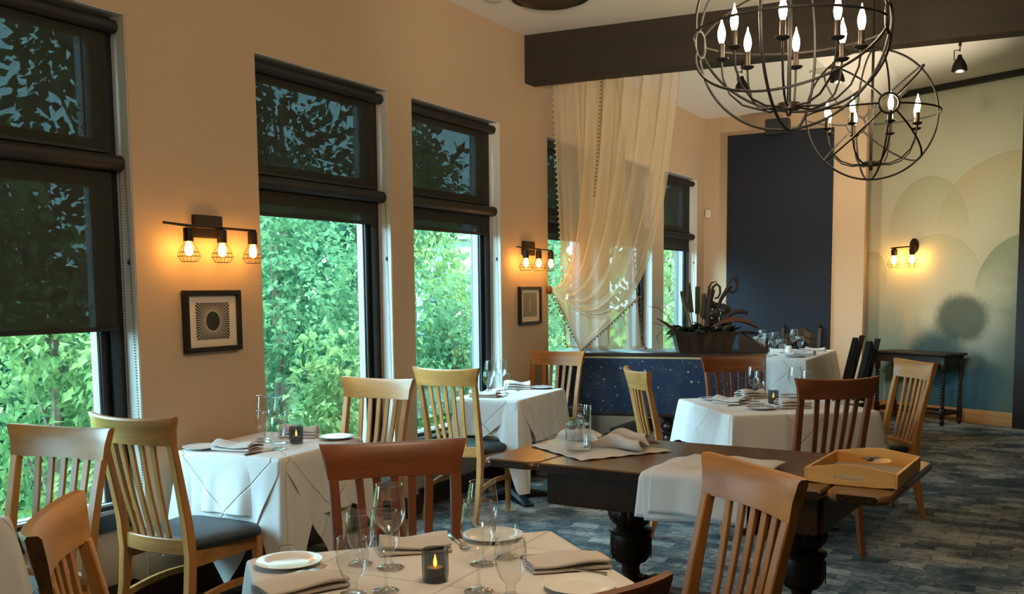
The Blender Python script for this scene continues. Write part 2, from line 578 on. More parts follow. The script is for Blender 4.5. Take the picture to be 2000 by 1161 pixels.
# ------------------------------------------------------------------ mesh helpers
class MB:
    def __init__(s):
        s.v, s.f, s.uv = [], [], None

    def add(s, verts, faces):
        n = len(s.v)
        s.v += [tuple(p) for p in verts]
        s.f += [tuple(i + n for i in fc) for fc in faces]
        return s

    def box(s, x0, x1, y0, y1, z0, z1, ch=0.0):
        if ch <= 0:
            v = [(x, y, z) for z in (z0, z1) for (x, y) in ((x0, y0), (x1, y0), (x1, y1), (x0, y1))]
            return s.add(v, [(3, 2, 1, 0), (4, 5, 6, 7), (0, 1, 5, 4), (1, 2, 6, 5), (2, 3, 7, 6), (3, 0, 4, 7)])
        def ring(z, i):
            a, b, c, d = x0 + i, x1 - i, y0 + i, y1 - i
            return [(a + ch, c, z), (b - ch, c, z), (b, c + ch, z), (b, d - ch, z), (b - ch, d, z), (a + ch, d, z), (a, d - ch, z), (a, c + ch, z)]
        return s.loft([ring(z0, ch), ring(z0 + ch, 0), ring(z1 - ch, 0), ring(z1, ch)])

    def loft(s, rings, caps=True, closed=False):
        n = len(rings[0])
        v = [p for r in rings for p in r]
        f = []
        m = len(rings)
        for i in range(m if closed else m - 1):
            j = (i + 1) % m
            for k in range(n):
                l = (k + 1) % n
                f.append((i * n + k, i * n + l, j * n + l, j * n + k))
        if caps and not closed:
            f.append(tuple(reversed(range(n))))
            f.append(tuple((m - 1) * n + k for k in range(n)))
        return s.add(v, f)

    def lathe(s, prof, n=24, c=(0, 0, 0), mod=None):
        rings = []
        for (r, z) in prof:
            ring = []
            for k in range(n):
                a = 2 * PI * k / n
                q = r * (mod(a, z) if mod else 1)
                ring.append((c[0] + q * cos(a), c[1] + q * sin(a), c[2] + z))
            rings.append(ring)
        return s.loft(rings, caps=True)

    def shell(s, prof, n=24, c=(0, 0, 0)):
        """open lathe: no end caps"""
        rings = [[(c[0] + r * cos(2 * PI * k / n), c[1] + r * sin(2 * PI * k / n), c[2] + z) for k in range(n)] for r, z in prof]
        return s.loft(rings, caps=False)

    def tube(s, path, r, n=8, closed=False, rfun=None):
        P = [Vector(p) for p in path]
        m = len(P)
        t = []
        for i in range(m):
            a = P[(i - 1) % m] if (closed or i > 0) else P[0]
            b = P[(i + 1) % m] if (closed or i < m - 1) else P[-1]
            t.append((b - a).normalized())
        up = Vector((0, 0, 1)) if abs(t[0].z) < 0.9 else Vector((1, 0, 0))
        u = t[0].cross(up).normalized()
        rings = []
        for i in range(m):
            u = (u - t[i] * u.dot(t[i])).normalized()
            w = t[i].cross(u)
            q = rfun(i / (m - 1)) if rfun else r
            rings.append([tuple(P[i] + (u * cos(2 * PI * k / n) + w * sin(2 * PI * k / n)) * q) for k in range(n)])
        return s.loft(rings, caps=not closed, closed=closed)

    def ring(s, c, ax, R_, r, n=64, k=6):
        ax = Vector(ax).normalized()
        a = ax.cross(Vector((0, 0, 1)))
        if a.length < 0.1:
            a = ax.cross(Vector((1, 0, 0)))
        a.normalize()
        b = ax.cross(a)
        c = Vector(c)
        return s.tube([c + (a * cos(2 * PI * i / n) + b * sin(2 * PI * i / n)) * R_ for i in range(n)], r, k, closed=True)

    def ball(s, c, r, n=8, m=5, sq=(1, 1, 1)):
        v = [(c[0], c[1], c[2] - r * sq[2])]
        f = []
        for i in range(1, m):
            p = -PI / 2 + PI * i / m
            for k in range(n):
                a = 2 * PI * k / n
                v.append((c[0] + r * cos(p) * cos(a) * sq[0], c[1] + r * cos(p) * sin(a) * sq[1], c[2] + r * sin(p) * sq[2]))
        v.append((c[0], c[1], c[2] + r * sq[2]))
        for k in range(n):
            f.append((0, 1 + (k + 1) % n, 1 + k))
            f.append((len(v) - 1, 1 + (m - 2) * n + k, 1 + (m - 2) * n + (k + 1) % n))
        for i in range(m - 2):
            for k in range(n):
                l = (k + 1) % n
                f.append((1 + i * n + k, 1 + i * n + l, 1 + (i + 1) * n + l, 1 + (i + 1) * n + k))
        return s.add(v, f)

    def grid(s, fn, nu, nv):
        v = [fn(i / nu, j / nv) for j in range(nv + 1) for i in range(nu + 1)]
        f = [(j * (nu + 1) + i, j * (nu + 1) + i + 1, (j + 1) * (nu + 1) + i + 1, (j + 1) * (nu + 1) + i) for j in range(nv) for i in range(nu)]
        return s.add(v, f)

    def obox(s, c, ux, uy, uz, hx, hy, hz):
        c, ux, uy, uz = Vector(c), Vector(ux).normalized(), Vector(uy).normalized(), Vector(uz).normalized()
        v = [c + ux * (a * hx) + uy * (b * hy) + uz * (d * hz) for d in (-1, 1) for (a, b) in ((-1, -1), (1, -1), (1, 1), (-1, 1))]
        return s.add(v, [(3, 2, 1, 0), (4, 5, 6, 7), (0, 1, 5, 4), (1, 2, 6, 5), (2, 3, 7, 6), (3, 0, 4, 7)])


def obj(name, mb, mat, parent=None, smooth=40, loc=None, rz=0, solid=0, kind=None):
    me = bpy.data.meshes.new(name)
    me.from_pydata(mb.v, [], mb.f)
    if mb.uv:
        uvl = me.uv_layers.new(name='UVMap')
        for lp in me.loops:
            uvl.data[lp.index].uv = mb.uv[lp.vertex_index]
    me.validate()
    if smooth:
        for p in me.polygons:
            p.use_smooth = True
        me.set_sharp_from_angle(angle=R(smooth))
    bm_ = bmesh.new()
    bm_.from_mesh(me)
    if not solid and not mb.uv:
        bmesh.ops.recalc_face_normals(bm_, faces=bm_.faces)
    bm_.to_mesh(me)
    bm_.free()
    me.materials.append(MAT[mat])
    o = bpy.data.objects.new(name, me)
    COL.objects.link(o)
    if parent:
        o.parent = parent
    if loc:
        o.location = loc
    if rz:
        o.rotation_euler = (0, 0, rz)
    if solid:
        md = o.modifiers.new('thickness', 'SOLIDIFY')
        md.thickness = solid
        md.offset = 0
    if kind:
        o['kind'] = kind
    return o


def tag(o, label, cat, group=None):
    o['label'] = label
    o['category'] = cat
    if group:
        o['group'] = group
    return o


def thing(name, label, cat, loc=(0, 0, 0), rz=0, group=None):
    o = bpy.data.objects.new(name, None)
    o.empty_display_size = 0.05
    COL.objects.link(o)
    o.location = loc
    o.rotation_euler = (0, 0, rz)
    return tag(o, label, cat, group)


def dup(root, loc, rz=None, label=None, group=None, scale=None):
    r = root.copy()
    COL.objects.link(r)
    r.location = loc
    if rz is not None:
        r.rotation_euler = (0, 0, rz)
    if label:
        r['label'] = label
    if group:
        r['group'] = group
    if scale:
        r.scale = (scale,) * 3
    for ch in list(root.children):
        c = ch.copy()
        COL.objects.link(c)
        c.parent = r
        for gch in list(ch.children):
            d = gch.copy()
            COL.objects.link(d)
            d.parent = c
    return r


class Kind:
    """first call places the original, later calls place copies"""
    def __init__(s, build, group=None):
        s.build, s.src, s.group = build, None, group

    def put(s, label, loc, rz=0, group=None, scale=None):
        gname = group or s.group
        if s.src is None:
            s.src = s.build()
            s.src.location = loc
            s.src.rotation_euler = (0, 0, rz)
            s.src['label'] = label
            if gname:
                s.src['group'] = gname
            if scale:
                s.src.scale = (scale,) * 3
            return s.src
        return dup(s.src, loc, rz, label, gname, scale)


def struct(name, mb, mat, parent=None, smooth=0):
    return obj(name, mb, mat, parent, smooth=smooth, kind=None if parent else 'structure')


def rot2(x, y, a):
    return x * cos(a) - y * sin(a), x * sin(a) + y * cos(a)


def octo(cx, cy, z, hw, hd, ch=0.004):
    return [(cx - hw + ch, cy - hd, z), (cx + hw - ch, cy - hd, z), (cx + hw, cy - hd + ch, z), (cx + hw, cy + hd - ch, z),
            (cx + hw - ch, cy + hd, z), (cx - hw + ch, cy + hd, z), (cx - hw, cy + hd - ch, z), (cx - hw, cy - hd + ch, z)]


def ocx(x, cy, cz, hy, hz, ch=0.004):
    """octagon in the plane x = const, for rails that run along x"""
    return [(x, cy - hy, cz - hz + ch), (x, cy - hy + ch, cz - hz), (x, cy + hy - ch, cz - hz), (x, cy + hy, cz - hz + ch),
            (x, cy + hy, cz + hz - ch), (x, cy + hy - ch, cz + hz), (x, cy - hy + ch, cz + hz), (x, cy - hy, cz + hz - ch)]


# ------------------------------------------------------------------ the room
WX = -3.75            # face of the window wall
RX = -3.852           # recessed wall under the windows, face of the frames
OX = -3.99            # outside face
HEAD = 2.755
CEIL = 3.475
YB, YE = -4.0, 11.54  # wall behind the camera, end wall
SILL = 0.40

struct('floor', MB().box(-4.16, 4.2, YB - 0.1, 15.0, -0.12, 0.0), 'carpet')
mb = MB()
mb.box(OX, -1.95, YB - 0.1, 15.0, CEIL, CEIL + 0.12)
mb.box(-1.95, 4.2, YB - 0.1, 7.15, CEIL, CEIL + 0.12)
# beyond the beam the ceiling rises gently towards the right
mb.add([(-1.95, 7.15, CEIL), (-1.60, 7.15, CEIL + 0.225), (-1.60, 15, CEIL + 0.225), (-1.95, 15, CEIL),
        (-1.95, 7.15, CEIL + 0.4), (-1.60, 7.15, CEIL + 0.4), (-1.60, 15, CEIL + 0.4), (-1.95, 15, CEIL + 0.4)],
       [(0, 1, 2, 3), (7, 6, 5, 4), (0, 4, 5, 1), (1, 5, 6, 2), (2, 6, 7, 3), (3, 7, 4, 0)])
mb.box(-1.60, 4.2, 7.15, 15.0, CEIL + 0.225, CEIL + 0.4)
mb.box(-2.2, 4.2, 7.05, 7.15, CEIL + 0.12, CEIL + 0.4)
mb.box(-2.0, -1.95, 7.15, 15, CEIL + 0.01, CEIL + 0.4)
struct('ceiling', mb, 'ceiling_paint')

# left wall: piers, head, recessed panels under the windows
mb = MB()
mb.box(OX, WX, YB, YE + 0.15, HEAD, CEIL)
ys = [YB] + [y for ab in OPEN for y in ab] + [YE + 0.15]
for k in range(0, len(ys), 2):
    mb.box(RX - 0.05, WX, ys[k], ys[k + 1], 0, HEAD)
for ya, yb in OPEN:
    mb.box(OX, RX, ya - 0.02, yb + 0.02, 0, SILL)
wl = struct('wall_left', mb, 'wall_paint')
# plaster returns at the window sides and head
mb = MB()
for ya, yb in OPEN:
    mb.box(RX - 0.02, WX - 0.004, yb - 0.004, yb + 0.001, 0, HEAD)
    mb.box(RX - 0.02, WX - 0.004, ya - 0.001, ya + 0.004, 0, HEAD)
    mb.box(RX - 0.02, WX - 0.004, ya, yb, HEAD - 0.004, HEAD + 0.001)
struct('trim_1', mb, 'jamb_paint')
# outside of the wall: rough grey stucco reveals
mb = MB()
for k in range(0, len(ys), 2):
    mb.box(OX - 0.03, RX - 0.05, ys[k], ys[k + 1], -0.4, CEIL)
struct('trim_2', mb, 'stucco')
# end wall, mural wall, unseen walls made dark to cut bounced light
struct('wall_end', MB().box(WX, -1.930, YE, YE + 0.15, 0, CEIL + 0.3).box(OX, -2.55, YE + 0.15, 15.0, 0, CEIL + 0.3), 'wall_paint')
MA = math.atan2(-0.77, 1.45)
MO = (-1.80, 12.41)


def mural_pt(s_, off=0.0, z=0.0):
    """a point s_ metres along the mural wall, off metres in front of it"""
    return (MO[0] + s_ * cos(MA) + off * sin(MA), MO[1] + s_ * sin(MA) - off * cos(MA), z)


mw = struct('wall_mural', MB().box(-1.0, 1.60, 0.0, 0.12, 0, CEIL + 0.3), 'mural_wall')
mw.location = (MO[0], MO[1], 0)
mw.rotation_euler = (0, 0, MA)
o = struct('trim_3', MB().box(1.60, 1.80, -0.06, 0.12, 0, CEIL + 0.3), 'antique_dark')
o.location, o.rotation_euler = (MO[0], MO[1], 0), (0, 0, MA)
o = struct('wall_far_right', MB().box(1.80, 7.5, 0.0, 0.12, 0, CEIL + 0.3), 'dark_trim')
o.location, o.rotation_euler = (MO[0], MO[1], 0), (0, 0, MA)
struct('wall_right', MB().box(4.1, 4.2, YB, 15, 0, CEIL + 0.3), 'dark_trim')
struct('wall_back', MB().box(WX, 4.2, YB - 0.1, YB, 0, CEIL), 'dark_trim')
# black band under the ceiling above the mural
o = struct('trim_4', MB().box(-0.03, 1.60, -0.05, 0.0, 3.635, CEIL + 0.226), 'black_plastic')
o.location, o.rotation_euler = (MO[0], MO[1], 0), (0, 0, MA)
# baseboards
mb = MB()
BH, BT = 0.136, 0.016
for k in range(0, len(ys), 2):
    a, b = ys[k], ys[k + 1]
    mb.box(WX, WX + BT, a - BT, b + BT, 0, BH - 0.012)
    mb.box(WX, WX + BT * 0.6, a - BT * 0.6, b + BT * 0.6, BH - 0.012, BH)
    mb.box(RX, WX, a - BT, a, 0, BH)
    mb.box(RX, WX, b, b + BT, 0, BH)
for ya, yb in OPEN:
    mb.box(RX, RX + BT, ya, yb, 0, BH)
struct('baseboard_left', mb, 'dark_trim')
struct('baseboard_end', MB().box(WX, -1.93, YE - BT, YE, 0, 0.15), 'honey_trim')
o = struct('baseboard_mural', MB().box(-1.0, 1.60, -0.018, 0.0, 0, 0.152, 0.004), 'honey_trim')
o.location, o.rotation_euler = (MO[0], MO[1], 0), (0, 0, MA)

# ceiling beam, a little off square to the wall
a = math.atan2(7.44 - 7.21, -0.28 + 3.80)
mb = MB()
bx = struct('trim_5', MB().box(0, 8.2, -0.17, 0.0, 3.11, CEIL + 0.05, 0.006), 'beam_wood')
bx.location = (-3.80, 7.21, 0)
bx.rotation_euler = (0, 0, a)

# windows
def window(k, ya, yb, detail=True):
    fw = 0.075
    mb = MB()
    def frame(x0, x1, a, b, c, d, w):
        mb.box(x0, x1, a, a + w, c, d)
        mb.box(x0, x1, b - w, b, c, d)
        mb.box(x0, x1, a + w, b - w, c, c + w)
        mb.box(x0, x1, a + w, b - w, d - w, d)
    frame(RX - 0.085, RX + 0.006, ya, yb, SILL, HEAD, fw)
    mb.box(RX - 0.085, RX + 0.006, ya + fw, yb - fw, 2.03, 2.17)
    frame(RX - 0.070, RX - 0.016, ya + fw, yb - fw, SILL + fw, 2.03, 0.042)
    frame(RX - 0.070, RX - 0.016, ya + fw, yb - fw, 2.17, HEAD - fw, 0.030)
    mb.box(RX - 0.012, RX + 0.028, ya, yb, SILL, SILL + 0.075)
    w = struct('window_%d' % k, mb, 'frame_black')
    if detail:
        mb = MB()
        for y in (ya + fw + 0.042, yb - fw - 0.042 - 0.011):
            mb.box(RX - 0.072, RX - 0.030, y, y + 0.011, SILL + fw + 0.042, 1.988)
            mb.box(RX - 0.072, RX - 0.030, y - 0.012, y - 0.001, 2.20, HEAD - fw - 0.03)
        mb.box(RX - 0.072, RX - 0.030, ya + fw + 0.05, yb - fw - 0.05, SILL + fw + 0.042, SILL + fw + 0.053)
        mb.box(RX - 0.010, RX + 0.010, ya + 0.02, yb - 0.02, SILL + 0.075, SILL + 0.092)
        mb.box(RX - 0.010, RX + 0.014, ya + 0.02, yb - 0.02, SILL + 0.118, SILL + 0.128)
        struct('glazing_bead', mb, 'bead_strip', w)
    p = MB()
    p.box(RX - 0.056, RX - 0.052, ya + fw + 0.04, yb - fw - 0.04, SILL + fw + 0.04, 2.0)
    p.box(RX - 0.056, RX - 0.052, ya + fw + 0.028, yb - fw - 0.028, 2.19, HEAD - fw - 0.025)
    struct('pane', p, 'window_glass', w)


for k, (ya, yb) in enumerate(OPEN):
    window(k + 1, ya, yb, k > 0)

# roller blinds: an upper and a lower one in every window
BX = -3.805


def blind(ya, yb, zt, zb, label, chain_to=None, rr=0.031):
    t = thing('roller_blind', label, 'blind', (BX, yb, zt), 0, 'dark roller blinds')
    L_ = yb - ya
    obj('roller_tube', MB().lathe([(rr * 0.75, 0), (rr, 0.004), (rr, L_ - 0.028), (rr * 0.75, L_ - 0.024)], 18), 'blind_dark', t).rotation_euler = (PI / 2, 0, 0)
    for ch in t.children:
        ch.location = (0, -0.012, 0)
    xs = -rr * 0.80
    obj('shade', MB().box(xs - 0.0005, xs + 0.0005, -L_ + 0.035, -0.045, zb - zt + 0.012, -0.004), 'blind_mesh', t, smooth=0)
    obj('bottom_bar', MB().box(xs - 0.007, xs + 0.007, -L_ + 0.033, -0.040, zb - zt, zb - zt + 0.020, 0.003), 'blind_dark', t)
    if chain_to is not None:
        dz = zt - chain_to
        for sgn, xo in ((0, -0.018), (1, 0.020)):
            mb = MB()
            n = int(dz / 0.013)
            for i in range(n):
                q = i / n
                mb.ball((xo * (1 + 0.5 * q) + (0.012 * q if sgn else 0), -0.006, -0.02 - dz * q), 0.0032, 5, 3)
            if sgn:
                mb.ball((0.020, -0.006, -0.3 * dz), 0.008, 6, 4, (1, 1, 1.8))
            obj('bead_chain', mb, 'black_plastic', t, smooth=0)


WN = {0: ('unseen window beyond the left edge, added to hold back daylight', 1.33, None), 1: ('near window at the left edge', 1.327, 0.60), 2: ('window right of the sunburst picture', 1.915, 0.80),  # blinds of the unseen first window are added to limit its light
      3: ('third window, left of the moon picture', 1.910, 0.90), 4: ('window behind the sheer curtain, left of the two', 1.92, None),
      5: ('window behind the sheer curtain, right of the two', 1.92, None), 6: ('last window before the end wall', 1.92, 1.1)}
for k, (txt, zb, ct) in WN.items():
    ya, yb = OPEN[k]
    blind(ya + 0.006, yb - 0.004, 2.700, 2.135, 'upper dark mesh roller blind in the ' + txt)
    blind(ya + 0.006, yb - 0.002, 2.092, zb, 'lower dark mesh roller blind in the ' + txt, ct, 0.036)

# ------------------------------------------------------------------ outside
struct('ground_outside', MB().box(-60, -4.3, -20, 90, -1.0, -0.45), 'grass')


def leaf_mesh(n, place, size, tint_droop=0.5, wid=0.62):
    v, f = [], []
    for _ in range(n):
        p, nrm = place()
        s_ = size * random.uniform(0.6, 1.3)
        # leaf direction: outward and drooping
        d = (nrm + Vector((random.gauss(0, .5), random.gauss(0, .5), random.gauss(-tint_droop, .45)))).normalized()
        side = d.cross(Vector((random.gauss(0, 1), random.gauss(0, 1), random.gauss(0.4, 1)))).normalized()
        up = side.cross(d)
        w = s_ * wid * 0.5
        b = len(v)
        mid = p + d * (s_ * 0.42)
        tip = p + d * s_ - up * (s_ * 0.10)
        v += [tuple(p), tuple(mid + side * w + up * (w * 0.35)), tuple(tip), tuple(mid - side * w + up * (w * 0.35)), tuple(mid)]
        f += [(b, b + 4, b + 1), (b + 1, b + 4, b + 2), (b, b + 3, b + 4), (b + 3, b + 2, b + 4)]
    m = MB()
    m.v, m.f = v, f
    return m


def blob_placer(blobs):
    ws = [b[3] ** 2 for b in blobs]
    def place():
        x, y, z, r = random.choices(blobs, ws)[0]
        d = Vector((random.gauss(0, 1), random.gauss(0, 1), random.gauss(0, 1))).normalized()
        q = random.uniform(0.55, 1.0)
        return Vector((x, y, z)) + d * r * q, d
    return place


def tree(name, label, loc, h, rad, nleaf, size, leaf, zlow=0.0, nb=16, group=None, trunk=0.06):
    t = thing(name, label, 'tree' if 'tree' in name else 'shrub', loc, 0, group)
    blobs = []
    for i in range(nb):
        q = i / nb
        zz = zlow + (h - zlow) * (0.08 + 0.90 * q)
        wr = rad * (0.55 + 0.45 * sin(PI * min(1, q + 0.25)))
        a = random.uniform(0, 2 * PI)
        rr = random.uniform(0.1, 0.75) * wr
        blobs.append((rr * cos(a), rr * sin(a), zz, wr * random.uniform(0.40, 0.62)))
    me = leaf_mesh(nleaf, blob_placer(blobs), size)
    o = bpy.data.meshes.new('crown')
    o.from_pydata(me.v, [], me.f)
    o.materials.append(MAT[leaf])
    c = bpy.data.objects.new('crown', o)
    COL.objects.link(c)
    c.parent = t
    mb = MB()
    mb.tube([(0, 0, -0.1), (0.05, 0.03, h * 0.35), (0, 0.08, h * 0.75)], 0, 7, rfun=lambda q: trunk * (1 - 0.75 * q))
    for b in blobs[::2]:
        z0 = max(0.1, b[2] - 0.9 * rad)
        mb.tube([(0, 0.03, z0), (b[0] * 0.5, b[1] * 0.5, (z0 + b[2]) / 2 + 0.1), (b[0], b[1], b[2])], 0, 5, rfun=lambda q: trunk * 0.35 * (1 - 0.8 * q))
    obj('trunk', mb, 'bark', t)
    return t


GB = 'leafy shrubs and trees outside the windows'
GZ = -0.45
for (lab, x, y, h, r_, n, s_, lf, zl) in (
        ('pale green leafy shrub close outside the near window at the left edge', -6.2, 4.5, 2.6, 1.15, 5200, 0.088, 'leaf_yellow', 0.0),
        ('deeper green shrub outside the near window, right side of its pane', -6.9, 6.2, 2.3, 0.9, 2800, 0.088, 'leaf_green', 0.0),
        ('large green tree outside the second window, filling its left half', -7.3, 8.0, 2.85, 1.4, 6400, 0.098, 'leaf_green', 0.0),
        ('green climbing shrub beside the grey pier of the second window', -7.0, 9.6, 2.7, 1.0, 3600, 0.098, 'leaf_green', 0.0),
        ('low bright shrub at the bottom of the second window', -5.9, 7.3, 1.15, 0.75, 1800, 0.10, 'leaf_yellow', 0.0),
        ('yellow green maple at the upper left of the third window', -8.6, 12.4, 4.0, 1.15, 2600, 0.12, 'leaf_yellow', 1.75),
        ('low green shrub at the bottom of the third window', -6.6, 10.4, 1.35, 0.85, 1900, 0.10, 'leaf_green', 0.0),
        ('pale green bush at the right of the third window', -8.6, 13.9, 1.9, 0.9, 1800, 0.11, 'leaf_yellow', 0.0),
        ('leafy shrub outside the curtained windows', -8.6, 16.4, 2.6, 1.5, 2600, 0.14, 'leaf_green', 0.0),
        ('leafy shrub seen in the last window before the end wall', -7.4, 20.6, 3.2, 1.6, 2400, 0.15, 'leaf_yellow', 0.0),
        ('tall dark tree behind the near window, seen through its blinds', -10.0, 8.2, 5.6, 2.0, 3400, 0.20, 'leaf_dark', 0.6),
        ('tall dark tree behind the second window, seen through its blinds', -12.5, 14.0, 6.6, 2.3, 3400, 0.22, 'leaf_dark', 0.6),
        ('dark bushy tree behind the shrubs of the near window', -8.6, 5.4, 3.2, 1.3, 2800, 0.16, 'leaf_dark', 0.0),
        ('unseen leafy shrub beyond the left edge, added to block low sky light', -5.9, 0.7, 2.3, 1.1, 2600, 0.12, 'leaf_green', 0.0),  # added out of view to shade the near window
        ('far dark tree at the left of the house', -19, 25.5, 9, 3.2, 2600, 0.40, 'leaf_dark', 1.0),
        ('far tree beyond the curtained windows', -12.5, 27, 9, 3.4, 2600, 0.40, 'leaf_green', 0.5),
        ('far tree to the right of the house', -17, 46, 10, 3.5, 2200, 0.45, 'leaf_dark', 2.2)):
    tree('leafy_tree' if h > 3 else 'leafy_shrub', lab, (x, y, GZ), h - GZ, r_, n, s_, lf, zl, group=GB, trunk=0.03 + 0.014 * h)

# blue spruce
t = thing('spruce_tree', 'small blue grey spruce standing on the lawn in the third window', 'tree', (-16, 24.6, GZ), 0, GB)
def sp():
    q = random.random() ** 0.7
    z = 0.3 + 2.5 * (1 - q)
    a = random.uniform(0, 2 * PI)
    tier = 0.75 + 0.25 * cos(z * 2 * PI / 0.34)
    r_ = 0.85 * q * tier * random.uniform(0.5, 1)
    return Vector((r_ * cos(a), r_ * sin(a), z)), Vector((cos(a), sin(a), -0.1))
m_ = leaf_mesh(2600, sp, 0.20, 0.1, 0.25)
obj('crown', m_, 'needle_blue', t, smooth=0)
obj('trunk', MB().tube([(0, 0, -0.1), (0, 0, 2.6)], 0, 6, rfun=lambda q: 0.07 * (1 - 0.8 * q)), 'bark', t)
# house
h_ = thing('house', 'grey blue house among the trees far beyond the third window', 'house', (-24.5, 38.0, GZ), R(20))
obj('wall', MB().box(-3.2, 3.2, -2.2, 2.2, 0, 4.2), 'house_wall', h_, smooth=0)
mb = MB()
mb.add([(-3.5, -2.5, 4.1), (3.5, -2.5, 4.1), (3.5, 2.5, 4.1), (-3.5, 2.5, 4.1), (-3.5, 0, 5.7), (3.5, 0, 5.7)], [(0, 1, 5, 4), (2, 3, 4, 5), (0, 4, 3), (1, 2, 5), (0, 3, 2, 1)])
obj('roof', mb, 'house_roof', h_, smooth=0)
for (x, z) in ((-2.0, 2.7), (-0.4, 2.7), (1.4, 2.7), (-2.0, 0.7), (1.4, 0.7)):
    w_ = obj('window', MB().box(x - 0.5, x + 0.5, -2.26, -2.18, z - 0.1, z + 1.05), 'white_plastic', h_, smooth=0)
    obj('pane', MB().box(x - 0.42, x + 0.42, -2.28, -2.25, z - 0.02, z + 0.97), 'house_window', w_, smooth=0)

# ------------------------------------------------------------------ chairs
def build_chair():
    t = thing('dining_chair', '', 'chair')
    W1, W2 = 'chair_wood', 'chair_wood_across'
    def yb(z):   # line of the back posts
        return -0.200 - 0.115 * max(0, (z - 0.46) / 0.55) ** 1.25
    # rear legs run up into the back posts
    for s_ in (-1, 1):
        path = [(0.186, -0.275, 0.0, .015, .017), (0.189, -0.240, 0.13, .017, .019), (0.190, -0.212, 0.28, .018, .021), (0.190, -0.200, 0.42, .018, .022),
                (0.190, yb(0.55), 0.55, .018, .021), (0.192, yb(0.68), 0.68, .017, .019), (0.196, yb(0.80), 0.80, .017, .017), (0.200, yb(0.898), 0.898, .017, .016)]
        obj('leg', MB().loft([octo(s_ * x, y, z, hw, hd) for x, y, z, hw, hd in path]), W1, t, smooth=25)
        path = [(0.196, 0.180, 0.0, .013), (0.200, 0.179, 0.20, .017), (0.203, 0.178, 0.43, .020)]
        obj('leg', MB().loft([octo(s_ * x, y, z, w, w) for x, y, z, w in path]), W1, t, smooth=25)
        # side stretcher, slightly arched
        rs = []
        for i in range(9):
            q = i / 8
            rs.append([(s_ * 0.192 + dx, -0.212 + 0.390 * q, 0.215 + 0.020 * q + 0.018 * sin(PI * q) + dz) for dx, dz in ((-.009, -.014), (.009, -.014), (.009, .014), (-.009, .014))])
        obj('stretcher', MB().loft(rs), W1, t, smooth=30)
    mb = MB()
    mb.box(-0.185, 0.185, 0.165, 0.187, 0.372, 0.435, 0.003)
    for s_ in (-1, 1):
        mb.loft([[(s_ * 0.192 + dx, y, z) for dx, z in ((-.010, .372), (.010, .372), (.010, .435), (-.010, .435))] for y in (-0.19, 0.165)])
    obj('seat_frame', mb, W2, t, smooth=25)
    # padded seat
    rings = []
    for (z, ins) in ((0.434, 0.006), (0.440, 0.0), (0.462, 0.0), (0.476, 0.012), (0.484, 0.04), (0.489, 0.09), (0.491, 0.15)):
        ring = []
        for k in range(40):
            a = 2 * PI * k / 40
            ca, sa = cos(a), sin(a)
            e = 0.32
            x = abs(ca) ** e * (1 if ca >= 0 else -1)
            y = abs(sa) ** e * (1 if sa >= 0 else -1)
            yy = 0.010 + y * (0.194 - ins)
            hw = 0.222 + 0.030 * (yy / 0.22)
            yy += 0.016 * (1 - x * x) * (1 if y > 0 else 0)
            ring.append((x * (hw - ins), yy, z))
        rings.append(ring)
    obj('seat', MB().loft(rings), 'seat_vinyl', t, smooth=60)
    # crest rail: flared, bowed
    def bow(x, hw, d):
        return -d * (1 - (x / hw) ** 2)
    rs = []
    n = 18
    for i in range(n + 1):
        u = -1 + 2 * i / n
        ring = []
        for (q, off) in ((0, .013), (0, -.013), (.5, -.016), (.93, -.016), (1, -.010), (1, .012), (.93, .017), (.5, .015)):
            hw = 0.216 + 0.004 * q + 0.022 * q ** 2.2
            x = u * hw
            z = 0.893 + q * (0.108 + 0.012 * u * u)
            y = yb(0.893) - 0.028 * q + off + bow(x, hw, 0.034) + 0.012 * abs(u) ** 6 * q
            ring.append((x, y, z))
        rs.append(ring)
    obj('crest_rail', MB().loft(rs), W2, t, smooth=38)
    # lower back rail
    rs = []
    for i in range(11):
        u = -1 + 2 * i / 10
        x = u * 0.176
        rs.append(ocx(x, yb(0.46) + bow(x, 0.176, 0.026), 0.457, 0.011, 0.034))
    obj('back_rail', MB().loft(rs), W2, t, smooth=30)
    # five slats
    for k in range(-2, 3):
        rs = []
        for i in range(9):
            q = i / 8
            z = 0.485 + q * (0.900 - 0.485)
            x = k * (0.046 + 0.012 * q)
            hw = 0.176 + 0.04 * q
            y = yb(z) + bow(x, hw, 0.024 + 0.008 * q) - 0.012 * sin(PI * q) + 0.003
            rs.append(octo(x, y, z, 0.0125 + 0.001 * q, 0.0065, 0.002))
        obj('slat', MB().loft(rs), W1, t, smooth=25)
    return t


CH = Kind(build_chair, 'slat back dining chairs')


def chair(label, rail, deg, cherry=False):
    a = R(deg)
    fx, fy = -sin(a), cos(a)
    o = CH.put(label, (rail[0] + 0.315 * fx, rail[1] + 0.315 * fy, 0), a)
    if cherry:      # this chair gets the darker red wood
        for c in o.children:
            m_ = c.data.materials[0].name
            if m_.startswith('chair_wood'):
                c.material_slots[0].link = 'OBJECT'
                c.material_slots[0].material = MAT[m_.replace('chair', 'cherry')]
    return o


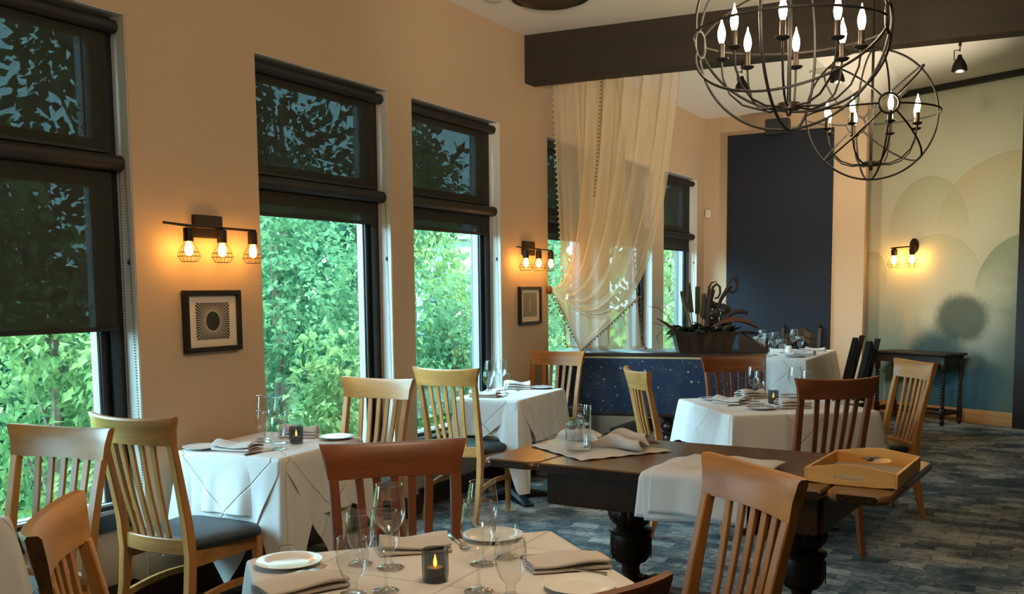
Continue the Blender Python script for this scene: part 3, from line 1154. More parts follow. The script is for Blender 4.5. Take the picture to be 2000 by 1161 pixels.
chair('slat back oak chair before the near window, back towards the white tablecloth', (-3.245, 2.41), 189)
chair('slat back oak chair in full view at the left, before the sunburst picture', (-3.285, 2.745), 1)
chair('slat back chair cut off by the bottom left corner of the photo', (-1.975, 1.425), -48)
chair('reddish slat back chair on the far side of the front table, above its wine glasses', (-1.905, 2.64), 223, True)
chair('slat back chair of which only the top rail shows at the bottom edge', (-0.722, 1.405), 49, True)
chair('big slat back chair in front of the napkins draped over the oak table', (-0.725, 2.70), 138.5)
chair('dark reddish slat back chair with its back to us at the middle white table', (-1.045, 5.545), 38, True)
chair('slat back chair seen edge on in front of the starry panel', (-2.275, 5.68), -52)
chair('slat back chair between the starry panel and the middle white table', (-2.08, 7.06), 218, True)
chair('slat back chair in front of the dark side table with twisted legs', (-0.82, 7.00), 128)
chair('slat back oak chair with dark seat in full view below the third window', (-3.425, 5.315), 3)
chair('pale slat back chair below the moon picture, left of the starry panel', (-3.53, 7.16), 184)
chair('slat back oak chair below the grey pier of the second window', (-3.38, 4.56), 183)

# ------------------------------------------------------------------ restaurant tables and their cloths
TZ = 0.76


def cloth_mesh(hx, hy, sides, corners, z0=TZ, vee=False, seed=1, flare=0.035, fold=0.010, lift=0.0, wall=1.0):
    rnd = random.Random(seed)
    ph = [rnd.uniform(0, 6.28) for _ in range(8)]
    cr = [(-hx, -hy), (hx, -hy), (hx, hy), (-hx, hy)]
    nm = [(0, -1), (1, 0), (0, 1), (-1, 0)]
    per = []     # x, y, nx, ny, drop, fold weight
    N_ = 40
    s_acc = 0
    for k in range(4):
        a, b = cr[k], cr[(k + 1) % 4]
        L_ = math.hypot(b[0] - a[0], b[1] - a[1])
        for i in range(N_):
            t = (i + 0.5) / N_
            x, y = a[0] + (b[0] - a[0]) * t, a[1] + (b[1] - a[1]) * t
            d0 = sides[k]
            if vee:
                d = 0.055 + d0 * (1 - abs(2 * t - 1) ** 1.15)
                w0 = w1 = 0
            else:
                w0 = math.exp(-((t * L_) / 0.075) ** 2)
                w1 = math.exp(-(((1 - t) * L_) / 0.075) ** 2)
                d = d0 * (1 - w0 - w1) + corners[k] * w0 + corners[(k + 1) % 4] * w1
            s_ = s_acc + t * L_
            fo = fold * (sin(s_ * 19 + ph[0]) + 0.7 * sin(s_ * 37 + ph[1]) + 0.4 * sin(s_ * 61 + ph[2]))
            fo += 0.045 * (w0 + w1)
            # normals turn round the corners
            nx, ny = nm[k]
            px, py = nm[(k - 1) % 4]
            qx, qy = nm[(k + 1) % 4]
            nx += 0.5 * w0 * px + 0.5 * w1 * qx
            ny += 0.5 * w0 * py + 0.5 * w1 * qy
            per.append((x, y, nx, ny, d, fo))
        s_acc += L_
    rows = [(-0.10, 0.0), (-0.02, 0.0), (0.0, 0.0004), (0.006, 0.003), (0.010, 0.010)]
    m = MB()
    m.uv = []
    n = len(per)
    for off, dz in rows:
        for x, y, nx, ny, d, fo in per:
            sx = 1 + off / max(hx, 0.01)
            sy = 1 + off / max(hy, 0.01)
            if off < 0:
                m.v.append((x * sx, y * sy, z0 + lift - dz))
            else:
                m.v.append((x + nx * off, y + ny * off, z0 + lift - dz))
            m.uv.append((x * sx, y * sy))
    M_r = 16
    for j in range(1, M_r + 1):
        q = j / M_r
        for x, y, nx, ny, d, fo in per:
            out = 0.010 + lift + (flare * q + fo * q ** 0.8) * min(1, d / 0.25) * (wall if x < -hx * 0.93 else 1)
            m.v.append((x + nx * out, y + ny * out, z0 + lift - 0.010 - (d - 0.010) * q))
            m.uv.append((x + nx * d * q, y + ny * d * q))
    tot = len(rows) + M_r
    for j in range(tot - 1):
        for k in range(n):
            l = (k + 1) % n
            m.f.append((j * n + k, (j + 1) * n + k, (j + 1) * n + l, j * n + l))
    m.f.append(tuple(range(n)))
    return m


def rest_table(label, c, deg, hx, hy, foot=0.33, z0=TZ):
    t = thing('restaurant_table', label, 'table', (c[0], c[1], 0), R(deg), 'cloth covered restaurant tables')
    obj('tabletop', MB().box(-hx + 0.004, hx - 0.004, -hy + 0.004, hy - 0.004, z0 - 0.032, z0 - 0.003, 0.005), 'oak_dark', t)
    obj('column', MB().lathe([(0.035, 0.06), (0.035, z0 - 0.06), (0.12, z0 - 0.05), (0.12, z0 - 0.034)], 20), 'black_metal', t)
    mb = MB()
    for k in range(4):
        a = PI / 4 + k * PI / 2
        d = (cos(a), sin(a))
        p = (-d[1], d[0])
        rs = []
        for q, hw, hz in ((0.0, .045, .085), (.35, .042, .062), (.8, .040, .034), (1.0, .034, .016)):
            r_ = foot * q
            rs.append([(d[0] * r_ + p[0] * w, d[1] * r_ + p[1] * w, z) for w, z in ((-hw, 0), (hw, 0), (hw, hz * .7), (hw * .5, hz), (-hw * .5, hz), (-hw, hz * .7))])
        mb.loft(rs)
    obj('base', mb, 'black_metal', t, smooth=30)
    return t


def cloth(label, c, deg, hx, hy, sides, corners, over=None, z0=TZ, seed=1, fold=0.010, flare=0.035, wall=1.0):
    o = obj('tablecloth', cloth_mesh(hx, hy, sides, corners, z0, seed=seed, fold=fold, flare=flare, wall=wall), 'tablecloth_linen', loc=(c[0], c[1], 0), rz=R(deg), smooth=50)
    tag(o, label, 'tablecloth', 'white tablecloths')
    if over:
        obj('top_cloth', cloth_mesh(hx, hy, over, None, z0, vee=True, seed=seed + 5, fold=0.006, lift=0.004, flare=0.03, wall=wall), 'tablecloth_linen', o, smooth=50)
    return o


# near table at the left edge, table below the sunburst picture, table below the third window
TA = (-3.34, 1.70)
rest_table('table under white cloth at the left edge, below the near window', TA, 4, 0.30, 0.33)
cloth('white tablecloth at the left edge, behind the corner chair', TA, 4, 0.30, 0.33, (0.5, 0.34, 0.22, 0.2), (0.4, 0.5, 0.45, 0.3), seed=3, wall=0.3)
TB = (-3.345, 3.640)
rest_table('table under white cloth below the sunburst picture', TB, 6, 0.295, 0.335)
cloth('white tablecloth with pressed crosses below the sunburst picture', TB, 6, 0.295, 0.335, (0.26, 0.30, 0.24, 0.26), (0.5, 0.66, 0.5, 0.4), over=(0.55, 0.50, 0.16, 0.10), seed=4, wall=0.15)
TC = (-3.432, 6.20)
rest_table('table under white cloth below the moon picture', TC, 5, 0.240, 0.425)
cloth('white tablecloth with a long corner fold below the moon picture', TC, 5, 0.240, 0.425, (0.24, 0.30, 0.24, 0.20), (0.3, 0.62, 0.55, 0.2), over=(0.20, 0.50, 0.2, 0.10), seed=6, wall=0.1)
TD = (-1.58, 6.285)
rest_table('table under white cloth in the middle of the room', TD, 38, 0.462, 0.462, 0.42)
cloth('large white tablecloth in the middle of the room, behind the carved oak table', TD, 38, 0.462, 0.462, (0.25, 0.25, 0.24, 0.25), (0.50, 0.52, 0.55, 0.5), seed=9, flare=0.05)
TF = (-1.325, 2.055)
rest_table('table under white cloth at the bottom of the photo', TF, 48, 0.448, 0.448, 0.40)
cloth('white tablecloth of the front table, set with stemware', TF, 48, 0.448, 0.448, (0.25, 0.25, 0.24, 0.24), (0.5, 0.5, 0.5, 0.5), seed=12)
TE = (-2.50, 10.11)
ZE = 0.83
mb = cloth_mesh(0.43, 0.81, (0.62, 0.62, 0.6, 0.6), (0.66, 0.66, 0.66, 0.66), ZE, seed=21, fold=0.016, flare=0.06)
et = thing('dining_table', 'long table under white cloth before the navy panel', 'table', (TE[0], TE[1], 0), R(2), 'cloth covered restaurant tables')
obj('tabletop', MB().box(-0.425, 0.425, -0.805, 0.805, ZE - 0.034, ZE - 0.003), 'oak_dark', et)
for (x, y) in ((-.38, -.74), (.38, -.74), (.38, .74), (-.38, .74)):
    obj('leg', MB().box(x - .03, x + .03, y - .03, y + .03, 0, ZE - 0.034, 0.004), 'oak_dark', et)
tag(obj('tablecloth', mb, 'tablecloth_linen', loc=(TE[0], TE[1], 0), rz=R(2), smooth=50), 'long white tablecloth hanging in folds before the navy panel', 'tablecloth', 'white tablecloths')

# ------------------------------------------------------------------ tableware
def shellobj(name, prof, mat, n=28, rim=0.0016):
    mb = MB().shell(prof, n)
    r_, z_ = prof[-1]
    mb.ring((0, 0, z_), (0, 0, 1), r_, rim, n, 5)
    o = obj(name, mb, mat, smooth=60)
    o['category'] = 'glass'
    return o


def build_wine():
    return shellobj('wine_glass', [(.001, .002), (.020, .0025), (.037, .002), (.037, .0032), (.018, .0048), (.0075, .010), (.0042, .024), (.0038, .060), (.0042, .088), (.008, .097), (.020, .106),
                                   (.033, .122), (.0415, .143), (.0435, .158), (.0425, .176), (.0385, .205), (.0345, .228)], 'stemware')


def build_small_wine():
    return shellobj('wine_glass', [(.001, .002), (.018, .0025), (.033, .002), (.033, .0032), (.016, .0048), (.0068, .010), (.0040, .022), (.0037, .058), (.0041, .082), (.008, .090), (.018, .098),
                                   (.029, .112), (.0355, .130), (.0372, .145), (.0360, .162), (.0325, .186), (.0295, .203)], 'stemware')


def build_goblet():
    return shellobj('water_goblet', [(.001, .002), (.020, .0035), (.033, .002), (.033, .0045), (.022, .008), (.0125, .014), (.0105, .022), (.0125, .029), (.0110, .033), (.017, .040), (.027, .052),
                                     (.0355, .072), (.0395, .094), (.0392, .112), (.0370, .130), (.0350, .143)], 'stemware')


def build_plate(mat='porcelain'):
    o = obj('bread_plate', MB().lathe([(.044, 0), (.050, 0), (.054, .003), (.090, .013), (.0905, .0148), (.087, .0155), (.058, .0062), (.050, .0048), (.002, .0044)], 48), mat, smooth=40)
    o['category'] = 'plate'
    return o


def build_fork():
    t = thing('fork', '', 'fork')
    rs = []
    for (y, w, z, h) in ((-.100, .0045, .003, .0013), (-.095, .0078, .003, .0014), (-.070, .0062, .004, .0014), (-.010, .0028, .009, .0016), (.020, .0026, .009, .0016), (.034, .0065, .006, .0013), (.045, .0115, .0035, .0011), (.052, .0122, .003, .001)):
        rs.append([(-w, y, z - h), (w, y, z - h), (w, y, z + h), (-w, y, z + h)])
    obj('handle', MB().loft(rs), 'silver', t, smooth=50)
    mb = MB()
    for k in range(4):
        x = -.0096 + k * .0064
        rs = []
        for (y, z, w) in ((.050, .003, .0021), (.070, .0035, .0018), (.092, .011, .0009)):
            rs.append([(x - w, y, z - .0009), (x + w, y, z - .0009), (x + w, y, z + .0009), (x - w, y, z + .0009)])
        mb.loft(rs)
    obj('tines', mb, 'silver', t, smooth=50)
    return t


def build_knife():
    t = thing('knife', '', 'knife')
    rs = []
    for (y, w, h) in ((-.105, .0045, .002), (-.098, .0085, .0032), (-.060, .0070, .0034), (-.010, .0048, .0030), (.000, .0042, .0026)):
        rs.append([(-w, y, .0005), (w, y, .0005), (w * .8, y, 2 * h), (-w * .8, y, 2 * h)])
    obj('handle', MB().loft(rs), 'silver', t, smooth=50)
    rs = []
    for (y, w0, w1) in ((.000, -.0040, .0040), (.012, -.0085, .0070), (.070, -.0092, .0075), (.098, -.0060, .0078), (.108, .0050, .0075)):
        rs.append([(w0, y, .0015), (w1, y, .0010), (w1, y, .0036), (w0, y, .0019)])
    obj('blade', MB().loft(rs), 'silver', t, smooth=50)
    return t


def build_napkin(seed, w=0.215, d=0.105, turns=4, puff=0.010):
    """a cloth folded over itself: a zigzag profile swept along the long side"""
    def f():
        rn = random.Random(seed)
        P = []
        for k in range(turns):
            z = 0.0035 + k * 0.0072
            a_, b_ = d / 2 - rn.uniform(0, .004), -d / 2 + rn.uniform(0, .004)
            if k % 2:
                a_, b_ = b_, a_
            P += [(a_ * 0.97, z), (a_ * 0.60, z + puff * .12 * k), (0, z + puff * .3 * k), (b_ * 0.60, z + puff * .2 * k), (b_ * 0.97, z + puff * .06 * k)]
            if k < turns - 1:
                P.append((b_ * 1.04, z + 0.0036 + puff * .05 * k))
        n = len(P) - 1
        p1, p2, p3 = rn.uniform(0, 6), rn.uniform(0, 6), rn.uniform(0, 6)
        def g_(u, v):
            q = v * n
            i = min(int(q), n - 1)
            t = q - i
            C = [P[max(0, min(n, i + j))] for j in (-1, 0, 1, 2)]
            y, z = (0.5 * (2 * C[1][c] + (C[2][c] - C[0][c]) * t + (2 * C[0][c] - 5 * C[1][c] + 4 * C[2][c] - C[3][c]) * t * t + (3 * C[1][c] - C[0][c] - 3 * C[2][c] + C[3][c]) * t ** 3) for c in (0, 1))
            x = (u - .5) * w * (1 - 0.02 * v) + 0.004 * sin(y * 40 + p3)
            k = z / 0.03
            z = z * (1 + 0.22 * sin(x * 26 + p1 + y * 12)) + 0.5 * puff * k * max(0, sin(x * 17 + p2)) * (1 - (2 * y / d) ** 2)
            y += 0.004 * sin(x * 30 + p2) * k
            return (x, y, max(0.0025, z))
        o = obj('napkin', MB().grid(g_, 26, 70), 'napkin_cloth', smooth=80, solid=0.0034)
        o['category'] = 'napkin'
        return o
    return f


def build_candle():
    mb = MB()
    ribs = lambda a, z: 1 + (0.030 * cos(24 * a) if z > 0.006 else 0)
    rings = []
    for (r_, z) in ((.028, 0), (.0325, .003), (.0325, .012), (.0332, .030), (.0332, .082), (.0305, .084)):
        rings.append([(r_ * ribs(2 * PI * k / 96, z) * cos(2 * PI * k / 96), r_ * ribs(2 * PI * k / 96, z) * sin(2 * PI * k / 96), z) for k in range(96)])
    mb.loft(rings, caps=False)
    mb.shell([(.028, .014), (.0285, .082), (.0305, .084)], 48)
    mb.lathe([(.028, .001), (.028, .014)], 32)
    o = obj('candle_holder', mb, 'smoke_glass', smooth=50)
    o['category'] = 'candle'
    c = obj('candle', MB().lathe([(.020, .016), (.0215, .018), (.0215, .034), (.019, .036), (.003, .035)], 24), 'wax', o)
    obj('flame', MB().lathe([(.0005, .035), (.0050, .042), (.0052, .050), (.0028, .060), (.0004, .070)], 12), 'candle_flame', c)
    return o


WINE, WINE2, GOB = Kind(build_wine, 'tall wine glasses'), Kind(build_small_wine, 'smaller wine glasses'), Kind(build_goblet, 'short stemmed water goblets')
PLATE = Kind(build_plate, 'plain white bread plates')
PLATE2 = Kind(lambda: build_plate('patterned_plate'), 'blue patterned bread plates')
FORK, KNIFE, CANDLE = Kind(build_fork, 'forks'), Kind(build_knife, 'knives'), Kind(build_candle, 'ribbed candle holders')
NAPS = [Kind(build_napkin(31, 0.215, 0.105, 4, 0.006), 'folded napkins'), Kind(build_napkin(32, 0.20, 0.12, 4, 0.012), 'folded napkins'), Kind(build_napkin(33, 0.20, 0.10, 5, 0.018), 'folded napkins')]


def nap(i, lab, x, y, deg, z=TZ):
    return NAPS[i].put(lab, (x, y, z + 0.0006), R(deg))


Z_ = TZ + 0.0045     # on the top cloth
Z0 = TZ + 0.0006
FT_ = 'front table'
WINE.put('tall wine glass at the back of the left group on the front table', (-1.545, 2.118, Z0))
WINE2.put('smaller wine glass in front of the left tall one on the front table', (-1.435, 1.945, Z0))
GOB.put('water goblet at the left back of the front table, beside the tall glass', (-1.640, 2.112, Z0))
GOB.put('water goblet standing in front of the fork at the left of the front table', (-1.490, 1.885, Z0))
WINE.put('tall wine glass at the back of the right group on the front table', (-1.343, 2.262, Z0))
WINE.put('wine glass nearest the ribbed candle, right group of the front table', (-1.228, 2.045, Z0))
GOB.put('water goblet behind the right pair of wine glasses on the front table', (-1.320, 2.345, Z0))
GOB.put('water goblet nearest us in the right group of the front table', (-1.135, 2.040, Z0))
CANDLE.put('ribbed grey glass candle holder glowing on the front table', (-1.378, 2.08, Z0))
PLATE.put('white bread plate at the left corner of the front table', (-1.815, 2.022, Z0), R(20))
PLATE.put('white bread plate at the right edge of the front table, under the fork', (-1.020, 2.185, Z0))
PLATE.put('white bread plate behind the right wine glasses of the front table', (-1.462, 2.522, Z0))
FORK.put('fork lying across the napkin at the left of the front table', (-1.712, 1.935, Z0 + 0.006), math.atan2(2.055 - 1.823, -1.687 + 1.747) - PI / 2)
FORK.put('fork lying beside the right bread plate of the front table', (-1.105, 2.302, Z0 + 0.0), math.atan2(2.276 - 2.328, -1.200 + 1.003) - PI / 2)
FORK.put('fork leaning off the back napkin of the front table', (-1.520, 2.42, Z0 + 0.001), math.atan2(2.365 - 2.476, -1.458 + 1.592) - PI / 2)
KNIFE.put('knife lying along the right napkin of the front table', (-1.215, 2.44, Z0 + 0.001), math.atan2(2.49 - 2.364, -1.174 + 1.282) - PI / 2)
nap(0, 'folded napkin under the fork at the bottom of the front table', -1.635, 1.86, 62)
nap(1, 'folded napkin behind the candle on the front table', -1.60, 2.31, 42)
nap(0, 'long folded napkin at the right of the front table, beside the knife', -1.135, 2.345, 42)

ZB = Z_ + 0.0006
PLATE.put('white bread plate at the wall end of the table below the sunburst picture', (-3.535, 3.365, ZB))
PLATE.put('white bread plate at the far end of the table below the sunburst picture', (-3.155, 3.895, ZB))
nap(1, 'folded napkin at the near end of the table below the sunburst picture', -3.36, 3.415, 12, ZB)
nap(2, 'folded napkin behind the candle of the table below the sunburst picture', -3.375, 3.865, 20, ZB)
KNIFE.put('knife beside the napkin on the table below the sunburst picture', (-3.205, 3.41, ZB), R(-3))
FORK.put('fork between plate and napkin on the table below the sunburst picture', (-3.47, 3.42, ZB), R(12))
WINE.put('left tall wine glass before the second window', (-3.412, 3.655, ZB))
WINE.put('right tall wine glass before the second window', (-3.312, 3.66, ZB), scale=0.97)
GOB.put('water goblet left of the wine glasses before the second window', (-3.478, 3.715, ZB))
GOB.put('water goblet nearest us before the second window', (-3.195, 3.515, ZB))
CANDLE.put('ribbed candle holder beside the napkin before the second window', (-3.240, 3.690, ZB))

PLATE2.put('blue patterned plate at the far end of the table below the moon picture', (-3.375, 6.56, ZB))
nap(1, 'folded napkin at the near end of the table below the moon picture', -3.475, 5.90, 15, ZB)
nap(2, 'folded napkin beside the patterned plate below the moon picture', -3.525, 6.46, 25, ZB)
KNIFE.put('knife beside the napkin on the table below the moon picture', (-3.37, 5.96, ZB), R(8))
FORK.put('fork beside the patterned plate on the table below the moon picture', (-3.475, 6.39, ZB), R(-160))
WINE.put('left tall wine glass on the table below the moon picture', (-3.575, 6.155, ZB))
WINE.put('right tall wine glass on the table below the moon picture', (-3.575, 6.315, ZB), scale=0.98)
GOB.put('left water goblet on the table below the moon picture', (-3.640, 6.235, ZB))
GOB.put('right water goblet on the table below the moon picture', (-3.44, 6.12, ZB))

PLATE2.put('blue patterned plate at the left corner of the middle table', (-2.00, 6.36, Z0))
PLATE2.put('blue patterned plate at the near edge of the middle table', (-1.585, 6.00, Z0))
PLATE2.put('blue patterned plate at the far side of the middle table behind the candle', (-1.56, 6.75, Z0))
PLATE2.put('blue patterned plate on the middle table seen through the dark chair slats', (-1.16, 6.50, Z0))
nap(1, 'folded napkin beside the left patterned plate of the middle table', -1.84, 6.235, -15)
nap(2, 'folded napkin right of the near plate on the middle table', -1.425, 6.14, 38)
nap(2, 'puffed napkin behind the left wine glasses of the middle table', -1.80, 6.57, 55)
nap(1, 'folded napkin at the right corner of the middle table', -1.30, 6.72, -50)
WINE.put('left tall wine glass on the middle table', (-1.735, 6.385, Z0))
WINE2.put('smaller wine glass beside the left tall one on the middle table', (-1.658, 6.24, Z0), scale=1.05)
WINE.put('right tall wine glass on the middle table', (-1.485, 6.46, Z0))
WINE2.put('smaller wine glass beside the right tall one on the middle table', (-1.395, 6.40, Z0), scale=1.05)
CANDLE.put('dark candle holder in the centre of the middle table', (-1.595, 6.345, Z0))
KNIFE.put('knife at the near left of the middle table', (-1.74, 6.14, Z0), R(-52))
FORK.put('fork right of the near patterned plate on the middle table', (-1.47, 6.055, Z0), R(128))

ZF = ZE + 0.0006
for lab, x, y, sc in (('leftmost wine glass on the long table before the navy panel', -2.72, 10.32, 1.0), ('second wine glass from the left on the long table before the navy panel', -2.56, 9.86, 0.94),
                      ('tallest wine glass beside the pot on the long table before the navy panel', -2.465, 9.82, 1.0), ('wine glass in front of the carved chair at the navy panel', -2.455, 10.58, 1.0)):
    WINE.put(lab, (x, y, ZF), scale=sc)
for lab, x, y in (('far left water goblet on the long table before the navy panel', -2.86, 10.62), ('nearest water goblet on the long table before the navy panel', -2.46, 9.57),
                  ('water goblet left of the grey pot on the long table', -2.475, 10.18), ('water goblet right of the far wine glass before the carved chair', -2.43, 10.76)):
    GOB.put(lab, (x, y, ZF))
PLATE2.put('patterned plate at the near right corner of the long table', (-2.225, 9.66, ZF), scale=1.15)
PLATE2.put('patterned plate halfway along the right edge of the long table', (-2.23, 10.18, ZF), scale=1.15)
PLATE2.put('patterned plate at the far end of the long table by the carved chair', (-2.33, 10.74, ZF), scale=1.15)
nap(0, 'folded napkin beside the near plate of the long table', -2.62, 9.46, 10, ZF)
nap(1, 'folded napkin at the right edge of the long table', -2.20, 9.93, 5, ZF)
nap(1, 'folded napkin at the far right edge of the long table', -2.22, 10.55, 5, ZF)
tag(obj('sugar_pot', MB().lathe([(.026, 0), (.032, .004), (.034, .02), (.029, .052), (.031, .068), (.027, .070), (.003, .062)], 24), 'porcelain', loc=(-2.44, 10.30, ZF)), 'small grey white pot on the long table among the glasses', 'pot')
PLATE.put('white plate cut off by the left edge of the photo', (-3.17, 1.95, TZ + 0.0006))

# ------------------------------------------------------------------ carved oak draw-leaf table
WC = (-1.335, 4.125)
WA = R(-3.5)
wt = thing('refectory_table', 'carved dark oak draw leaf table with bulbous legs in the middle of the room', 'table', (WC[0], WC[1], 0), WA)
LZ = TZ


def top_slab(x0, x1, z1, th, corners=False):
    hy = 0.425
    m = MB()
    def outl(i, z):
        a, b, c, d = x0 + i, x1 - i, -hy + i, hy - i
        r_ = 0.045 if corners else 0.004
        pts = []
        for (cx, cy, s0) in ((b - r_, d - r_, 0), (a + r_, d - r_, PI / 2), (a + r_, c + r_, PI), (b - r_, c + r_, 1.5 * PI)):
            for k in range(5):
                an = s0 + k * PI / 8
                pts.append((cx + r_ * cos(an), cy + r_ * sin(an), z))
        return pts
    m.loft([outl(0.012, z1 - th), outl(0.003, z1 - th + 0.008), outl(0.0, z1 - th * 0.5), outl(0.003, z1 - 0.006), outl(0.009, z1)])
    return m


def carving(x0, x1, side):
    """running chip carving along the long edges"""
    m = MB()
    n = int((x1 - x0) / 0.036)
    m.box(x0, x1, side * 0.4255 - 0.002, side * 0.4255 + 0.002, LZ - 0.035, LZ - 0.005)
    for sy in (side,):
        for k in range(n):
            x = x0 + (k + 0.5) * (x1 - x0) / n
            m.box(x - 0.012, x + 0.012, sy * 0.425 - 0.004, sy * 0.425 + 0.004, LZ - 0.030, LZ - 0.021, 0.002)
            m.box(x + 0.006, x + 0.026, sy * 0.425 - 0.004, sy * 0.425 + 0.004, LZ - 0.018, LZ - 0.011, 0.002)
    return m


mt = obj('tabletop', top_slab(-0.585, 0.62, LZ, 0.040), 'oak_top', wt, smooth=35)
for sd in (-1, 1):
    obj('edge_carving', carving(-0.575, 0.61, sd), 'oak_dark', mt, smooth=0)
for (a, b) in ((-0.875, -0.590), (0.625, 0.862)):
    lf = obj('leaf', top_slab(a, b, LZ - 0.001, 0.036, True), 'oak_top', wt, smooth=35)
    for sd in (-1, 1):
        obj('edge_carving', carving(a + 0.05, b - 0.05, sd), 'oak_dark', lf, smooth=0)
ap = MB()
for sy in (-1, 1):
    ap.box(-0.56, 0.60, sy * 0.375 - 0.012, sy * 0.375 + 0.012, LZ - 0.180, LZ - 0.040, 0.004)
for x in (-0.56, 0.60):
    ap.box(x - 0.012, x + 0.012, -0.363, 0.363, LZ - 0.180, LZ - 0.040, 0.004)
for sy in (-1, 1):
    for k in range(46):
        x = -0.55 + k * 0.025
        ap.box(x, x + 0.013, sy * 0.387 - 0.003, sy * 0.387 + 0.003, LZ - 0.180, LZ - 0.172)
obj('apron', ap, 'oak_dark', wt, smooth=30)
for x in (-0.36, 0.425):
    lobes = lambda a, z: (1 + 0.075 * abs(cos(6 * a)) - 0.03) if 0.425 < z < 0.535 else 1
    prof = [(.075, .60), (.062, .595), (.062, .575), (.050, .568), (.046, .545), (.052, .536), (.066, .532)]
    for i in range(13):
        q = i / 12
        prof.append((.058 + .042 * sin(PI * (q * .86 + .08)) ** .8, .530 - .104 * q))
    prof += [(.062, .424), (.060, .418), (.088, .414), (.100, .406), (.100, .394), (.088, .386), (.090, .380), (.094, .36), (.094, .31), (.090, .285), (.072, .258), (.046, .246), (.040, .225), (.044, .20), (.062, .185), (.062, .17)]
    lg = obj('leg', MB().lathe(prof[::-1], 72, (x, 0.03, 0), lobes), 'oak_dark', wt, smooth=40)
    cm = MB()
    for k in range(8):
        a = k * PI / 4 + 0.2
        d = Vector((cos(a), sin(a), 0))
        p = Vector((-sin(a), cos(a), 0))
        c0 = Vector((x, 0.03, 0)) + d * 0.0945
        cm.tube([c0 + Vector((0, 0, z)) for z in (.275, .30, .34, .372)], .0028, 5)
        for sg in (-1, 1):
            for z in (.295, .32, .345):
                cm.tube([c0 + Vector((0, 0, z)), c0 + p * (sg * .012) - d * .001 + Vector((0, 0, z + .013)), c0 + p * (sg * .022) - d * .003 + Vector((0, 0, z + .014))], .0024, 5)
    obj('leaf_carving', cm, 'oak_dark', lg)
    fm = MB()
    rs = []
    for (y, hw, z1) in ((-.36, .030, .075), (-.33, .045, .110), (-.22, .055, .120), (-.09, .062, .172), (.09, .062, .172), (.22, .055, .120), (.33, .045, .110), (.36, .030, .075)):
        z0 = 0.0 if abs(y) > 0.2 else 0.03
        rs.append([(x - hw, y + .03, z0), (x + hw, y + .03, z0), (x + hw, y + .03, z1 * .8), (x + hw * .6, y + .03, z1), (x - hw * .6, y + .03, z1), (x - hw, y + .03, z1 * .8)])
    fm.loft(rs)
    obj('foot', fm, 'oak_dark', wt, smooth=30)
obj('stretcher', MB().box(-0.30, 0.365, -0.02, 0.08, 0.10, 0.15, 0.006), 'oak_dark', wt)

# open napkin, pitcher, crumpled napkins at its left end
ZW = TZ + 0.0012
c4 = [Vector((-2.185, 4.130)), Vector((-1.790, 3.850)), Vector((-1.525, 4.262)), Vector((-1.945, 4.50))]


def spread(u, v):
    p = c4[0] * (1 - u) * (1 - v) + c4[1] * u * (1 - v) + c4[2] * u * v + c4[3] * (1 - u) * v
    e = min(u, 1 - u, v, 1 - v)
    return (p.x, p.y, ZW + 0.002 + 0.004 * abs(sin(u * 9 + v * 4)) * min(1, e * 6) + (0.004 if e < 0.01 else 0) * (0.5 + 0.5 * sin(u * 23 + v * 31)))


tag(obj('open_napkin', MB().grid(spread, 30, 30), 'napkin_cloth', smooth=60, solid=0.0016), 'napkin spread flat like a diamond under the water pitcher', 'napkin')
pz = TZ + 0.0085
pit = shellobj('water_pitcher', [(.001, .006), (.045, .006), (.054, .010), (.0575, .022), (.0580, .10), (.0580, .19), (.0600, .206)], 'stemware', 40, 0.0016)
del pit['category']
pit.location = (-1.895, 4.045, pz)
pit.rotation_euler = (0, 0, R(-60))
tag(pit, 'clear glass water pitcher with ice on the spread napkin', 'pitcher')
hb = MB().tube([(.056, 0, .175), (.075, 0, .180), (.098, 0, .165), (.104, 0, .120), (.094, 0, .075), (.072, 0, .055), (.056, 0, .058)], .0085, 10)
obj('handle', hb, 'stemware', pit)
sp_ = MB().grid(lambda u, v: (-.058 - .022 * v * (1 - (2 * u - 1) ** 2), (2 * u - 1) * .030 * (1 - .2 * v), .180 + .028 * v), 8, 4)
obj('spout', sp_, 'stemware', pit)
obj('water', MB().lathe([(.043, .0085), (.0525, .012), (.056, .023), (.0562, .125), (.001, .1252)], 32), 'water', pit)
im = MB()
for k in range(9):
    a = k * 2.4
    r_ = 0.012 + 0.022 * ((k * 37) % 10) / 10
    im.obox((r_ * cos(a), r_ * sin(a), .118 + 0.010 * (k % 3)), (cos(a * 3), sin(a * 3), .4), (-sin(a * 3), cos(a * 3), .1), (0.2, .1, 1), .013, .012, .010)
obj('ice', im, 'ice_cube', pit, smooth=0)


def crumple(seed, w, d, hmax, curl, waves):
    rn = random.Random(seed)
    A = [(rn.uniform(-1, 1), rn.uniform(-1, 1), rn.uniform(0, 6.3), rn.uniform(.5, 1)) for _ in range(waves)]
    def f(u, v):
        x, y = (u - .5) * w, (v - .5) * d
        z = 0
        for (a, b, p, k) in A:
            z += k * (0.5 + 0.5 * sin((a * x + b * y) * 34 + p))
        z = z / waves
        e = min(u, 1 - u, v, 1 - v)
        k = 0.25 + 0.75 * min(1, e * 5)
        zz = hmax * z ** 1.4 * k + 0.003
        # one edge is rolled over
        if curl and v > 0.72:
            q = (v - 0.72) / 0.28
            y -= 0.05 * q * q
            zz += 0.050 * sin(PI * q * .8)
        return (x + 0.012 * sin(y * 40), y, zz)
    return MB().grid(f, 40, 30)


